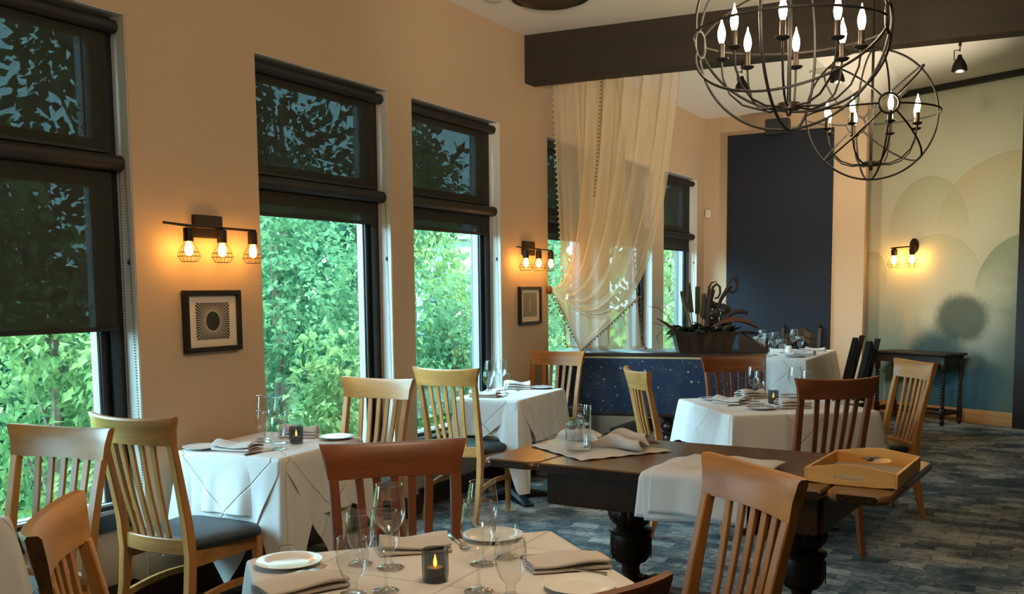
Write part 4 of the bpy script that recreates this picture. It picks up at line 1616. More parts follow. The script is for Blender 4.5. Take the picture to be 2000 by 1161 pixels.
def rolled(curve, w, seed, skew=0.2):
    """a napkin thrown down: a folded profile swept sideways with a changing swell"""
    rn = random.Random(seed)
    p1, p2 = rn.uniform(0, 6), rn.uniform(0, 6)
    n = len(curve) - 1
    def f(u, v):
        q = v * n
        i = min(int(q), n - 1)
        t = q - i
        P = [curve[max(0, min(n, i + k))] for k in (-1, 0, 1, 2)]
        y, z = (0.5 * (2 * P[1][c] + (P[2][c] - P[0][c]) * t + (2 * P[0][c] - 5 * P[1][c] + 4 * P[2][c] - P[3][c]) * t * t + (3 * P[1][c] - P[0][c] - 3 * P[2][c] + P[3][c]) * t ** 3) for c in (0, 1))
        sw_ = 0.55 + 0.45 * sin(PI * (0.1 + 0.85 * u) + 0.3 * sin(p1)) + 0.10 * sin(u * 9 + p2)
        x = (u - 0.5) * w * (1 - 0.25 * max(0, z) / 0.06) + skew * y
        yy = y * (0.75 + 0.35 * sin(u * 4.2 + p1)) + 0.020 * sin(u * 7 + p2)
        return (x, yy, max(0.003, z * sw_ + 0.003))
    return MB().grid(f, 44, 60)


tag(obj('napkin', rolled([(-.085, .002), (-.105, .018), (-.100, .046), (-.070, .060), (-.040, .044), (-.020, .022), (.000, .030), (.012, .062), (.045, .078), (.075, .062), (.085, .034), (.105, .012), (.135, .002)], .30, 5), 'napkin_cloth', smooth=80, solid=0.002, loc=(-1.760, 4.225, ZW + 0.006), rz=R(14)), 'crumpled napkin with rolled edges right of the water pitcher', 'napkin')
tag(obj('napkin', rolled([(-.06, .002), (-.055, .030), (-.030, .048), (.000, .040), (.030, .050), (.060, .036), (.070, .002)], .27, 9, -0.2), 'napkin_cloth', smooth=80, solid=0.002, loc=(-2.030, 4.36, ZW + 0.006), rz=R(-8)), 'crumpled napkin lying behind the water pitcher', 'napkin')

# three napkins hanging over the near edge of the oak table
ca, sa = cos(WA), sin(WA)


def drape(x0, x1, back, hang, lift, seed):
    rn = random.Random(seed)
    p1, p2 = rn.uniform(0, 6), rn.uniform(0, 6)
    ye = -0.425 - 0.010 - lift
    def f(u, v):
        x = x0 + (x1 - x0) * u
        L1 = back
        s_ = v * (back + hang)
        wob = 0.004 * sin(x * 23 + p1) + 0.0018 * sin(x * 51 + p2)
        if s_ < L1:
            y = ye + 0.012 + (L1 - s_)
            z = TZ + 0.004 + lift + abs(wob) * 0.9 + 0.004 * (0.5 + 0.5 * sin(y * 31 + x * 14)) + (0.010 * (1 - (1 - v) / 0.06) if False else 0)
            if s_ > L1 - 0.012:
                z -= 0.004 * (1 - (L1 - s_) / 0.012)
        else:
            h = s_ - L1
            y = ye + min(0, -0.006 - wob * min(1, h / 0.05)) - 0.03 * h
            z = TZ + lift - h * (1 + 0.06 * sin(x * 9 + p1))
        x += 0.015 * sin(v * 5 + p2) * v
        return (x, y, z)
    return MB().grid(f, 40, 34)


for i, (x0, x1, back, hang, lift, lab) in enumerate(((-0.105, 0.32, 0.40, 0.165, 0.000, 'lowest of the three napkins draped over the edge of the oak table'),
                                                     (-0.070, 0.345, 0.36, 0.180, 0.009, 'middle one of the three napkins draped over the edge of the oak table'),
                                                     (-0.035, 0.37, 0.42, 0.172, 0.018, 'topmost of the three napkins draped over the edge of the oak table'))):
    o = obj('napkin', drape(x0, x1, back, hang, lift, 40 + i), 'napkin_cloth', smooth=70, solid=0.002, loc=(WC[0], WC[1], 0), rz=WA)
    tag(o, lab, 'napkin', 'napkins draped over the oak table edge')

# serving tray
tr_ = thing('serving_tray', 'wooden serving tray with oval handle holes on the right end of the oak table', 'tray', (-0.655, 4.03, TZ + 0.001), R(-3))
W2_, D2_ = 0.163, 0.222


def tray_end(y, s_):
    """end board with a bowed top and an oval hole"""
    m = MB()
    n = 40
    outer, inner = [], []
    for k in range(n):
        a = 2 * PI * k / n
        inner.append((0.060 * cos(a), 0.030 + 0.0135 * sin(a)))
        ca_, sa_ = cos(a), sin(a)
        q = min(W2_ / max(abs(ca_), 1e-6), 0.031 / max(abs(sa_), 1e-6))
        x, z = q * ca_, q * sa_
        z2 = 0.031 + z
        if sa_ > 0 and abs(z) > 0.030:
            z2 += 0.016 * cos(PI * x / (2 * W2_)) ** 2
        outer.append((x, max(0, z2)))
    rings = []
    for yy in (y - 0.006, y + 0.006):
        rings.append(([(x, yy, z) for x, z in outer], [(x, yy, z) for x, z in inner]))
    v = rings[0][0] + rings[0][1] + rings[1][0] + rings[1][1]
    f = []
    for k in range(n):
        l = (k + 1) % n
        f.append((k, l, n + l, n + k))
        f.append((2 * n + k, 3 * n + k, 3 * n + l, 2 * n + l))
        f.append((k, 2 * n + k, 2 * n + l, l))
        f.append((n + k, n + l, 3 * n + l, 3 * n + k))
    return m.add(v, f)


for s_ in (-1, 1):
    obj('end_board', tray_end(s_ * D2_, s_), 'tray_wood', tr_, smooth=30)
    obj('side_board', MB().box(s_ * W2_ - 0.006, s_ * W2_ + 0.006, -D2_ - 0.006, D2_ + 0.006, 0, 0.056, 0.002), 'tray_wood', tr_, smooth=30)
obj('bottom_panel', MB().box(-W2_, W2_, -D2_, D2_, 0.003, 0.012), 'tray_cloth', tr_, smooth=0)

# ------------------------------------------------------------------ painted piano with its flowers
PA = R(11.5)
PC = (-2.98, 7.475)
pn = thing('square_piano', 'old piano case with a navy front painted with gold stars', 'piano', (PC[0], PC[1], 0), PA)
PT = 0.985
obj('case', MB().box(-0.66, 0.98, 0.012, 0.60, 0.475, PT - 0.028, 0.004), 'piano_wood', pn)
obj('front_panel', MB().box(-0.655, 0.972, 0.0, 0.012, 0.495, PT - 0.048), 'starry_panel', pn, smooth=0)
obj('gold_strip', MB().box(-0.655, 0.972, -0.004, 0.012, PT - 0.047, PT - 0.029, 0.002), 'gold_paint', pn)
obj('lower_moulding', MB().box(-0.665, 0.985, -0.014, 0.012, 0.470, 0.496, 0.004), 'piano_wood', pn)
obj('top_board', MB().box(-0.68, 1.00, -0.018, 0.62, PT - 0.028, PT, 0.006), 'piano_wood', pn)
lp = [(.045, 0), (.048, .02), (.040, .05), (.030, .08), (.034, .12), (.048, .20), (.054, .26), (.052, .30), (.040, .318), (.055, .328), (.055, .338), (.040, .346), (.060, .372), (.062, .388), (.050, .412), (.030, .428), (.045, .445), (.062, .470)]
for (x, y) in ((-0.56, 0.10), (0.245, 0.08), (0.88, 0.10), (-0.56, 0.50), (0.88, 0.50)):
    obj('leg', MB().lathe(lp, 24, (x, y, 0)), 'piano_wood', pn)
# slanting music desk on the right of the top
mdk = MB()
mdk.add([(0.79, 0.16, PT + .002), (1.02, 0.16, PT + .002), (0.79, 0.38, PT + .002), (1.02, 0.38, PT + .002), (0.79, 0.16, PT + .165), (0.79, 0.38, PT + .165), (1.02, 0.16, PT + .012), (1.02, 0.38, PT + .012)],
        [(0, 2, 3, 1), (0, 1, 6, 4), (2, 5, 7, 3), (4, 6, 7, 5), (0, 4, 5, 2), (1, 3, 7, 6)])
dk = obj('music_desk', mdk, 'piano_wood', smooth=0)
dk.location, dk.rotation_euler = (PC[0], PC[1], 0), (0, 0, PA)
tag(dk, 'dark wooden wedge shaped desk sloping down behind the flower planter', 'music desk')
obj('peg', MB().lathe([(.012, 0), (.014, .015), (.008, .03), (.010, .055), (.015, .075), (.010, .092), (.002, .10)], 14, (1.00, 0.22, PT + .020)), 'piano_wood', dk)

pl = thing('planter', 'bronze box planter filled with dried leaves and seed pods on the piano', 'planter', (-2.535, 7.80, PT + 0.001), R(27))
mb = MB()
def prect(z, g_):
    return [(-.205 - g_, -.105 - g_ * .7, z), (.205 + g_, -.105 - g_ * .7, z), (.205 + g_, .105 + g_ * .7, z), (-.205 - g_, .105 + g_ * .7, z)]
mb.loft([prect(0, 0), prect(.165, .040), prect(.165, .032), prect(.10, .014)])
obj('box', mb, 'planter_metal', pl, smooth=0)
obj('soil', MB().box(-.22, .22, -.115, .115, .10, .140), 'soil', pl, smooth=0)


def broad_leaf(base, d, L_, w, droop, up=None):
    """one pointed leaf blade along direction d that arches over"""
    d = Vector(d).normalized()
    side = d.cross(Vector((0, 0, 1)))
    if side.length < .05:
        side = Vector((1, 0, 0))
    side.normalize()
    m = MB()
    n = 9
    for i in range(n + 1):
        q = i / n
        p = Vector(base) + d * (L_ * q) + Vector((0, 0, -droop * q * q))
        ww = w * sin(PI * min(.985, q * .93 + .04)) ** .75
        m.v += [tuple(p - side * ww + Vector((0, 0, .25 * ww))), tuple(p - side * ww * .5), tuple(p + Vector((0, 0, -.12 * ww))), tuple(p + side * ww * .5), tuple(p + side * ww + Vector((0, 0, .25 * ww)))]
    for i in range(n):
        for k in range(4):
            a = i * 5 + k
            m.f.append((a, a + 1, a + 6, a + 5))
    return m


rn = random.Random(11)
for k in range(46):
    a = rn.uniform(0, 2 * PI)
    b = (rn.uniform(-.19, .19), rn.uniform(-.10, .08), .14)
    d = (cos(a) * 1.0 + b[0] * 2, sin(a) * .7 - .25, rn.uniform(.1, 1.1))
    obj('leaf', broad_leaf(b, d, rn.uniform(.10, .19), rn.uniform(.038, .062), rn.uniform(.02, .11)), 'dry_leaf_olive' if k % 4 == 0 else 'dry_leaf', pl, smooth=60, solid=.002)
for (b, d, L_, w, dr) in (((-.08, -.05, .12), (-.30, 0, 1), .36, .055, .02), ((-.20, -.06, .13), (-.75, -.2, .7), .26, .045, .03)):
    obj('red_leaf', broad_leaf(b, d, L_, w, dr), 'dry_red', pl, smooth=60, solid=.004)
m = MB()
for i in range(15):
    q = i / 14
    x = .06 + .36 * q
    z = .165 + .115 * sin(PI * (.12 + .80 * q)) ** .9
    hw = .045 * sin(PI * (q * .9 + .05)) ** .6
    m.v += [(x, -.12 - hw, z - .03 * hw / .045), (x, -.10, z), (x, -.10 + hw, z - .035 * hw / .045)]
for i in range(14):
    for k in range(2):
        a = i * 3 + k
        m.f.append((a, a + 1, a + 4, a + 3))
obj('arching_pod', m, 'dry_red', pl, smooth=60, solid=.006)
for k in range(6):
    obj('dry_frond', broad_leaf((.22 + .02 * k, -.10 + .02 * k, .16), (1, -.3 + .1 * k, .05 - .06 * (k % 3)), .16, .014, .02), 'dry_pod', pl, smooth=60, solid=.003)
for (x, y, hh, lean) in ((-.075, .00, .43, -.05), (-.045, .02, .40, .0), (-.02, -.02, .34, .02), (-.10, .02, .36, -.07), (.0, .03, .30, .04)):
    m = MB()
    m.tube([(x, y, .13), (x + lean * .5, y, .13 + hh * .5), (x + lean, y, .13 + hh)], .004, 6)
    for i in range(26):
        q = .45 + .55 * i / 26
        zc = .13 + hh * q
        xc = x + lean * q
        for kk in range(5):
            a = kk * 2 * PI / 5 + i * .6
            m.ball((xc + .013 * cos(a), y + .013 * sin(a), zc), .0085, 5, 4, (1, 1, .8))
    obj('flower_spike', m, 'dry_leaf_olive', pl)
# curled seed pods
def pod(pts, r0, r1, name='seed_pod'):
    obj(name, MB().tube(pts, 0, 10, rfun=lambda q: r0 + (r1 - r0) * q), 'dry_pod', pl)
pod([(.03, -.02, .13), (.035, -.02, .30), (.045, -.02, .42), (.06, -.02, .50)], .018, .030)
pod([(.055, -.03, .44), (.07, -.03, .52), (.10, -.03, .545), (.125, -.03, .52), (.128, -.03, .47), (.11, -.03, .435), (.085, -.03, .43)], .011, .008)
pod([(.05, -.02, .46), (.04, -.02, .52), (.06, -.02, .555), (.10, -.02, .565)], .014, .003)
pod([(.08, .0, .13), (.10, .0, .30), (.14, .0, .42), (.19, .0, .50), (.215, .0, .53)], .008, .022)
pod([(.20, -.01, .49), (.235, -.01, .475), (.262, -.01, .50), (.265, -.01, .545), (.245, -.01, .585), (.215, -.01, .58), (.195, -.01, .54)], .012, .009)
pod([(.23, -.01, .575), (.25, -.01, .60), (.275, -.01, .585), (.28, -.01, .55)], .012, .004)
pod([(.12, -.02, .15), (.16, -.03, .25), (.22, -.04, .315), (.30, -.05, .325), (.345, -.05, .310)], .030, .014)
m = MB()
for k in range(16):
    a = k * .5
    m.ball((.13 + .06 * cos(a * 2.1), .03 * sin(a), .20 + .012 * k), .032, 7, 5)
obj('dark_blossom', m, 'dry_leaf', pl)
for pts in ([(-.2, -.05, .15), (-.30, -.10, .30), (-.38, -.12, .36), (-.45, -.12, .37)], [(-.2, -.05, .15), (-.34, -.12, .22), (-.42, -.15, .24)], [(-.2, -.08, .15), (-.33, -.16, .20), (-.40, -.20, .13), (-.38, -.2, .08)],
            [(.12, .02, .15), (.17, .02, .34), (.22, .02, .40), (.27, .02, .41)], [(.12, .02, .15), (.15, .02, .30), (.16, .03, .38), (.20, .03, .43)]):
    obj('twig', MB().tube(pts, .0022, 5), 'dry_pod', pl)

# ------------------------------------------------------------------ sheer curtains hanging from the beam
def bez(P, t):
    a, b, c, d = P
    s_ = 1 - t
    return [s_ ** 3 * a[i] + 3 * s_ * s_ * t * b[i] + 3 * s_ * t * t * c[i] + t ** 3 * d[i] for i in range(len(a))]


def lerp(a, b, t):
    return [x + (y - x) * t for x, y in zip(a, b)]


def beamy(x):
    return 7.215 + (x + 3.80) * (7.44 - 7.21) / 3.52 + 0.030


def trim_row(pts, spacing, mat, parent, r_=0.008, side=(0, 0, 0)):
    """little hanging pompoms along an edge"""
    mb = MB()
    mb.tube(pts, 0.004, 5)
    acc = 0
    P = [Vector(p) for p in pts]
    for a, b in zip(P, P[1:]):
        L_ = (b - a).length
        while acc < L_:
            c = a + (b - a) * (acc / L_) + Vector(side)
            mb.ball(c, r_, 6, 4)
            acc += spacing
        acc -= L_
    return obj('pompom_trim', mb, mat, parent)


cs = thing('sheer_curtain', 'straight cream sheer panel hanging from the beam, behind the swag', 'curtain', (0, 0, 0))
def straight(u, v):
    x = -3.645 + (0.545 + 0.13 * v) * u
    z = 3.13 - 2.13 * v
    y = beamy(-3.4) + 0.05 + 0.05 * sin(u * 26 + 0.6) * (0.4 + 0.6 * v) + 0.020 * sin(u * 47) + 0.20 * v
    if v > 0.985:
        q = (v - .985) / .015
        y -= 0.06 * q
        x += 0.05 * q
        z = 1.032 - 0.02 * q
    return (x, y, z)
obj('panel', MB().grid(straight, 120, 70), 'sheer', cs, smooth=70)
trim_row([straight(0, i / 40) for i in range(41)], .045, 'pompom', cs, .009, (-.012, 0, 0))
trim_row([straight(1, i / 40) for i in range(41)], .045, 'trim_brown', cs, .009, (.012, 0, 0))

sw = thing('sheer_curtain', 'cream sheer swag gathered to the wall on the left with a hanging point', 'curtain', (0, 0, 0))
TIE = (-3.72, 7.40, 1.495)
def swag(u, v):
    P0 = lerp((-3.42, 3.13), (-2.57, 3.115), u)
    P1 = lerp((-3.40, 2.40), (-2.66, 2.15), u ** 1.1)
    P2 = lerp((-3.36, 1.52), (-2.80, 0.72), u ** 1.15)
    P3 = lerp((TIE[0], TIE[2] + 0.02), (TIE[0], TIE[2] - 0.01), u)
    x, z = bez((P0, P1, P2, P3), v)
    env = sin(PI * min(1, v * 1.05)) * 0.75 + 0.30
    if v > .85:
        env *= (1 - v) / .15
    y = beamy(x) - 0.03 + 0.14 * v + 0.050 * sin(u * 34 + 1.5 * v) * env + 0.022 * sin(u * 71 + 2 * v) * env - 0.07 * sin(PI * v) * (.4 + .6 * u)
    y = y * (1 - max(0, (v - .8) / .2)) + TIE[1] * max(0, (v - .8) / .2) if v > .8 else y
    return (x, y, z)
obj('swag', MB().grid(swag, 150, 90), 'sheer', sw, smooth=70)
trim_row([swag(.93, i / 60) for i in range(52)], .030, 'pompom', sw, .0075, (.004, -.012, 0))
trim_row([swag(0.28, i / 60) for i in range(24)], .030, 'trim_brown', sw, .0075, (-.010, -.012, 0))
# hanging point
def tail(u, v):
    a = lerp((TIE[0] + .01, 1.49), (-2.90, 1.44), u)
    sag = 0.20 * sin(PI * u) ** 1.2
    a[1] -= sag
    b = (-3.405, 0.995)
    k = v
    x = a[0] * (1 - k) + b[0] * k
    z = a[1] * (1 - k) + b[1] * k
    y = 7.325 + 0.02 * sin(u * 15) * (1 - k) - 0.02 * k + (TIE[1] - 7.325) * max(0, 1 - u * 8)
    return (x, y, z)
obj('tail', MB().grid(tail, 60, 40), 'sheer', sw, smooth=70)
trim_row([tail(0.0, i / 30) for i in range(31)], .032, 'trim_brown', sw, .009, (-.016, -.008, 0))
trim_row([tail(1.0, i / 30) for i in range(31)], .032, 'trim_brown', sw, .009, (.012, -.008, -.004))
obj('tie_knot', MB().ball((TIE[0] - .005, TIE[1], TIE[2]), .030, 10, 8, (1, .8, 1.2)), 'trim_brown', sw)
obj('tie_hook', MB().tube([(WX + .001, TIE[1] + .01, TIE[2]), (TIE[0], TIE[1] + .01, TIE[2])], .006, 8), 'bronze_metal', sw)

# ------------------------------------------------------------------ wall lamps
def cage(c, s_=1.0):
    mb = MB()
    prof = [(.0235, .098), (.0235, .085), (.034, .072), (.0475, .045), (.054, .026), (.050, .018), (.037, .000)]
    for k in range(8):
        a = 2 * PI * k / 8 + .2
        mb.tube([(c[0] + s_ * r_ * cos(a), c[1] + s_ * r_ * sin(a), c[2] + s_ * z) for r_, z in prof], .0011 * s_, 5)
    for r_, z in ((.0235, .098), (.0475, .045), (.054, .026), (.037, .0)):
        mb.ring((c[0], c[1], c[2] + s_ * z), (0, 0, 1), s_ * r_, .0012 * s_, 24, 5)
    return mb


def bulb(c, s_=1.0):
    return MB().lathe([(.001, 0), (.010, .003), (.017, .014), (.0195, .026), (.0175, .042), (.0125, .056), (.011, .066)], 20, c) if s_ == 1 else \
        MB().lathe([(.001 * s_, 0), (.010 * s_, .003 * s_), (.017 * s_, .014 * s_), (.0195 * s_, .026 * s_), (.0175 * s_, .042 * s_), (.0125 * s_, .056 * s_), (.011 * s_, .066 * s_)], 20, c)


def wall_lamp(label, y0):
    t = thing('wall_sconce', label, 'wall lamp', (WX, y0, 1.83), 0, 'three bulb cage wall lamps')
    obj('back_plate', MB().box(0.001, 0.028, -.092, .092, -.060, .052, .003), 'bronze_metal', t)
    obj('arm', MB().tube([(.02, .01, -.008), (.105, .01, -.012)], .007, 8), 'bronze_metal', t)
    obj('bar', MB().tube([(.100, -.355, -.004), (.105, -.20, -.012), (.105, .24, -.016)], .0065, 8), 'bronze_metal', t)
    for dy in (-.212, .004, .217):
        mb = MB().lathe([(.010, -.020), (.024, -.024), (.0245, -.082), (.021, -.086), (.004, -.086)][::-1], 18, (.105, dy, 0))
        obj('socket', mb, 'bronze_metal', t)
        obj('cage', cage((.105, dy, -.182)), 'bronze_metal', t)
        obj('bulb', bulb((.105, dy, -.155)), 'amber_bulb', t)
    return t


wall_lamp('wall lamp with three caged bulbs above the sunburst picture', 3.648)
wall_lamp('wall lamp with three caged bulbs above the moon picture', 7.055)
p = mural_pt(0.345, 0, 1.955)
t = thing('wall_sconce', 'wall lamp with two caged bulbs and a round plate on the mural', 'wall lamp', p, MA)
obj('back_plate', MB().loft([[(.055 * cos(a_) , -y, .085 * sin(a_)) for a_ in [2 * PI * k / 24 for k in range(24)]] for y in (.001, .022)]), 'bronze_metal', t)
obj('bar', MB().tube([(.04, -.02, -.01), (.04, -.10, -.012), (-.03, -.11, -.010), (-.235, -.11, -.020)], .008, 8), 'bronze_metal', t)
for dx in (-.19, .045):
    obj('socket', MB().lathe([(.004, -.10), (.030, -.10), (.034, -.094), (.034, -.04), (.015, -.020)], 18, (dx, -.11, 0)), 'bronze_metal', t)
    obj('cage', cage((dx, -.11, -.242), 1.45), 'bronze_metal', t)
    obj('bulb', bulb((dx, -.11, -.205), 1.45), 'mural_bulb', t)

# ------------------------------------------------------------------ orb chandeliers
def chandelier(label, c, axis, phase, rod_to):
    t = thing('orb_chandelier', label, 'chandelier', c, 0, 'black orb chandeliers')
    ax = Vector((axis[0], axis[1], 0)).normalized()
    px = Vector((-ax.y, ax.x, 0))
    RR = 0.40
    # four great circles share the level axis; the fifth stands across it
    ha = math.asin(.060 / RR)
    for k in range(8):
        b = k * PI / 4
        side = px * cos(b) + Vector((0, 0, 1)) * sin(b)
        obj('orb_bar', MB().tube([(ax * cos(q) + side * sin(q)) * RR for q in [ha + (PI - 2 * ha) * i / 48 for i in range(49)]], .0058, 8), 'black_metal', t)
    obj('orb_ring', MB().ring((0, 0, 0), ax, RR, .0065, 96, 8), 'black_metal', t)
    for s_ in (-1, 1):
        obj('hub_ring', MB().ring(ax * (RR * .988 * s_), ax, .058, .0075, 32, 8), 'black_metal', t)
    obj('rod', MB().tube([(0, 0, -.335), (0, 0, RR + 0.02)], .0085, 10), 'black_metal', t)
    obj('stem', MB().tube([(0, 0, RR), (0, 0, rod_to - c[2] - .03)], .006, 8), 'black_metal', t)
    obj('ceiling_canopy', MB().lathe([(.004, -.045), (.045, -.035), (.060, -.004), (.060, 0)], 24, (0, 0, rod_to - c[2])), 'black_metal', t)
    obj('centre_disc', MB().lathe([(.006, -.345), (.012, -.335), (.012, -.322), (.044, -.318), (.047, -.300), (.044, -.290), (.010, -.285)], 28), 'bronze_metal', t)
    for k in range(8):
        a = R(phase) + k * PI / 4
        d = (cos(a), sin(a))
        path = [(.040, -.305), (.12, -.308), (.19, -.285), (.245, -.235), (.275, -.165), (.283, -.095)]
        P = []
        for i in range(len(path) - 1):
            for q in (0, .5):
                r_ = path[i][0] + (path[i + 1][0] - path[i][0]) * q
                z = path[i][1] + (path[i + 1][1] - path[i][1]) * q
                P.append((r_ * d[0], r_ * d[1], z))
        P.append((path[-1][0] * d[0], path[-1][0] * d[1], path[-1][1]))
        arm = obj('arm', MB().tube(P, .0048, 8), 'black_metal', t)
        cc = (.283 * d[0], .283 * d[1], 0)
        obj('drip_cup', MB().lathe([(.006, -.098), (.024, -.092), (.031, -.084), (.030, -.082), (.004, -.086)], 20, cc), 'black_metal', arm)
        obj('candle_sleeve', MB().lathe([(.0125, -.088), (.0125, -.022), (.011, -.019), (.003, -.019)], 16, cc), 'bronze_metal', arm)
        obj('bulb', MB().lathe([(.008, -.019), (.0135, -.004), (.0165, .016), (.0150, .034), (.0095, .054), (.0045, .068), (.0022, .082), (.0006, .088)], 14, cc), 'candle_bulb', arm)
    return t


chandelier('near black orb chandelier at the top right, in front of the beam', (-1.038, 4.311, 2.561), (1, -.045), 8, CEIL)
chandelier('farther black orb chandelier, lower right of the near one', (-1.085, 6.651, 2.569), (.39, -.92), 31, CEIL)

# ------------------------------------------------------------------ spots under the beam, things on the ceiling
def spot(label, x, y):
    t = thing('track_spot', label, 'spotlight', (x, y, 3.11), 0, 'black spotlights under the beam')
    obj('stem', MB().tube([(0, 0, 0.004), (0, 0, -.030)], .010, 10).tube([(0, 0, -.03), (0, 0, -.065)], .004, 6), 'black_metal', t)
    obj('bracket', MB().tube([(0, 0, -.055), (-.034, 0, -.055), (-.034, 0, -.115), (-.010, 0, -.122)], .004, 6), 'black_metal', t)
    obj('shade', MB().lathe([(.004, -.085), (.012, -.088), (.017, -.108), (.030, -.125), (.044, -.155), (.051, -.190), (.047, -.192), (.030, -.14)], 24), 'black_metal', t)
    d = bpy.data.lights.new('spot_beam', 'SPOT')
    d.energy, d.color, d.spot_size, d.spot_blend, d.shadow_soft_size = 100, (1.0, 0.84, 0.60), R(54), 0.9, 0.03
    lo = bpy.data.objects.new('spot_beam', d)
    COL.objects.link(lo)
    lo.location = (x, y, 2.905)
    lo.rotation_euler = (R(76), 0, R(4))


spot('black spotlight hanging under the beam at the far right', -0.655, 7.37)
spot('black spotlight under the beam, seen through the left part of the near chandelier', -2.09, 7.27)
spot('black spotlight under the beam, between the two chandeliers', -1.425, 7.30)
t = thing('ceiling_light', 'dark round ceiling light cut off by the top edge of the photo', 'ceiling light', (-3.10, 6.20, CEIL), 0)
obj('rim', MB().ring((0, 0, -.012), (0, 0, 1), .255, .012, 48, 8), 'black_metal', t)
obj('shade', MB().lathe([(.24, -.002), (.25, -.012), (.20, -.045), (.10, -.062), (.002, -.066)][::-1], 40), 'bronze_metal', t)
t = thing('smoke_detector', 'small pale round detector beside the dark ceiling light', 'detector', (-3.44, 6.02, CEIL), 0)
obj('body', MB().lathe([(.002, -.030), (.055, -.028), (.070, -.018), (.072, -.002)], 28), 'white_plastic', t)
t = thing('ceiling_speaker', 'flat round speaker set in the ceiling between the chandeliers', 'speaker', (-1.98, 9.60, CEIL), 0)
obj('grille', MB().lathe([(.002, -.006), (.12, -.006), (.125, -.002)], 40), 'white_plastic', t)
obj('rim', MB().ring((0, 0, -.004), (0, 0, 1), .132, .008, 48, 8), 'ceiling_paint', t)
tag(obj('smoke_detector', MB().lathe([(.002, -.035), (.05, -.033), (.066, -.020), (.07, -.001)], 28), 'white_plastic', loc=(-1.36, 9.60, CEIL + 0.225)), 'small round detector on the ceiling right of the far chandelier', 'detector')

# ------------------------------------------------------------------ pictures
def picture(name, label, yc, zc, w, h, fw, mw_):
    t = thing(name, label, 'picture', (WX + 0.001, yc, zc), 0, 'black framed pictures')
    m = MB()
    a, b = w / 2, h / 2
    for (y0, y1, z0, z1) in ((-a, a, -b, -b + fw), (-a, a, b - fw, b), (-a, -a + fw, -b + fw, b - fw), (a - fw, a, -b + fw, b - fw)):
        m.box(0, .030, y0, y1, z0, z1, .002)
    obj('frame', m, 'picture_black', t, smooth=25)
    obj('mat_board', MB().box(.006, .014, -a + fw, a - fw, -b + fw, b - fw), 'mat_board', t, smooth=0)
    return t


t = picture('sunburst_picture', 'square black framed print of a dark oval with rays on the wall', 3.660, 1.358, .378, .308, .026, .04)
# rays reach from the oval to a square border
m = MB()
sy, sz = .112, .092
m2 = MB()
n = 56
for k in range(n):
    a0, a1 = 2 * PI * (k + .17) / n, 2 * PI * (k + .83) / n
    def rim(a):
        q = min(sy / max(1e-6, abs(cos(a))), sz / max(1e-6, abs(sin(a))))
        return (q * cos(a), q * sin(a))
    def ov(a):
        return (.046 * 1.06 * cos(a), .049 * 1.06 * sin(a))
    am = (a0 + a1) / 2
    d = .20 * (a1 - a0)
    p = [ov(am - d), rim(a0), rim(a1), ov(am + d)]
    m.add([(.0142 + dx, y, z) for dx in (0, .0008) for y, z in p], [(0, 1, 2, 3), (7, 6, 5, 4), (0, 4, 5, 1), (1, 5, 6, 2), (2, 6, 7, 3), (3, 7, 4, 0)])
obj('rays', m, 'ink', t, smooth=0)
m = MB()
m.loft([[(x, .046 * cos(2 * PI * k / 40), .049 * sin(2 * PI * k / 40)) for k in range(40)] for x in (.0142, .0150)])
obj('oval', m, 'ink', t, smooth=0)
t = picture('moon_picture', 'tall black framed print of a pale crescent on grey', 7.075, 1.373, .365, .300, .022, .05)
obj('print', MB().box(.014, .0148, -.118, .118, -.090, .100), 'moon_paper', t, smooth=0)
m = MB()
pts = [(-.028 * cos(b) + .028 , .052 * sin(b)) for b in [R(-80 + 160 * k / 16) for k in range(17)]]
pts2 = [(-.016 * cos(b) + .026, .050 * sin(b)) for b in [R(-80 + 160 * k / 16) for k in range(17)]]
for k in range(16):
    q = [pts[k], pts[k + 1], pts2[k + 1], pts2[k]]
    m.add([(.0149, y - .01, z - .002) for y, z in q], [(0, 1, 2, 3)])
obj('crescent', m, 'moon_white', t, smooth=0, solid=.0006)

# ------------------------------------------------------------------ end wall
tag(obj('wall_panel', MB().box(-3.462, -2.272, YE - .05, YE - .002, 0.42, 3.252, .004), 'navy_panel', smooth=25), 'tall navy fabric panel on the end wall', 'wall panel')
t = thing('wall_speaker', 'small black loudspeaker on the end wall above the navy panel', 'speaker', (-2.87, YE, 3.295), 0)
obj('cabinet', MB().box(-.13, .13, -.17, -.052, -.085, .085, .006), 'black_plastic', t)
obj('bracket', MB().box(-.03, .03, -.06, -.001, -.03, .03), 'black_metal', t)
t = thing('thermostat', 'small pale box on the end wall, left of the navy panel', 'thermostat', (-3.700, YE, 2.370), 0)
obj('cover', MB().box(-.030, .030, -.032, -.001, -.050, .050, .006), 'white_plastic', t)

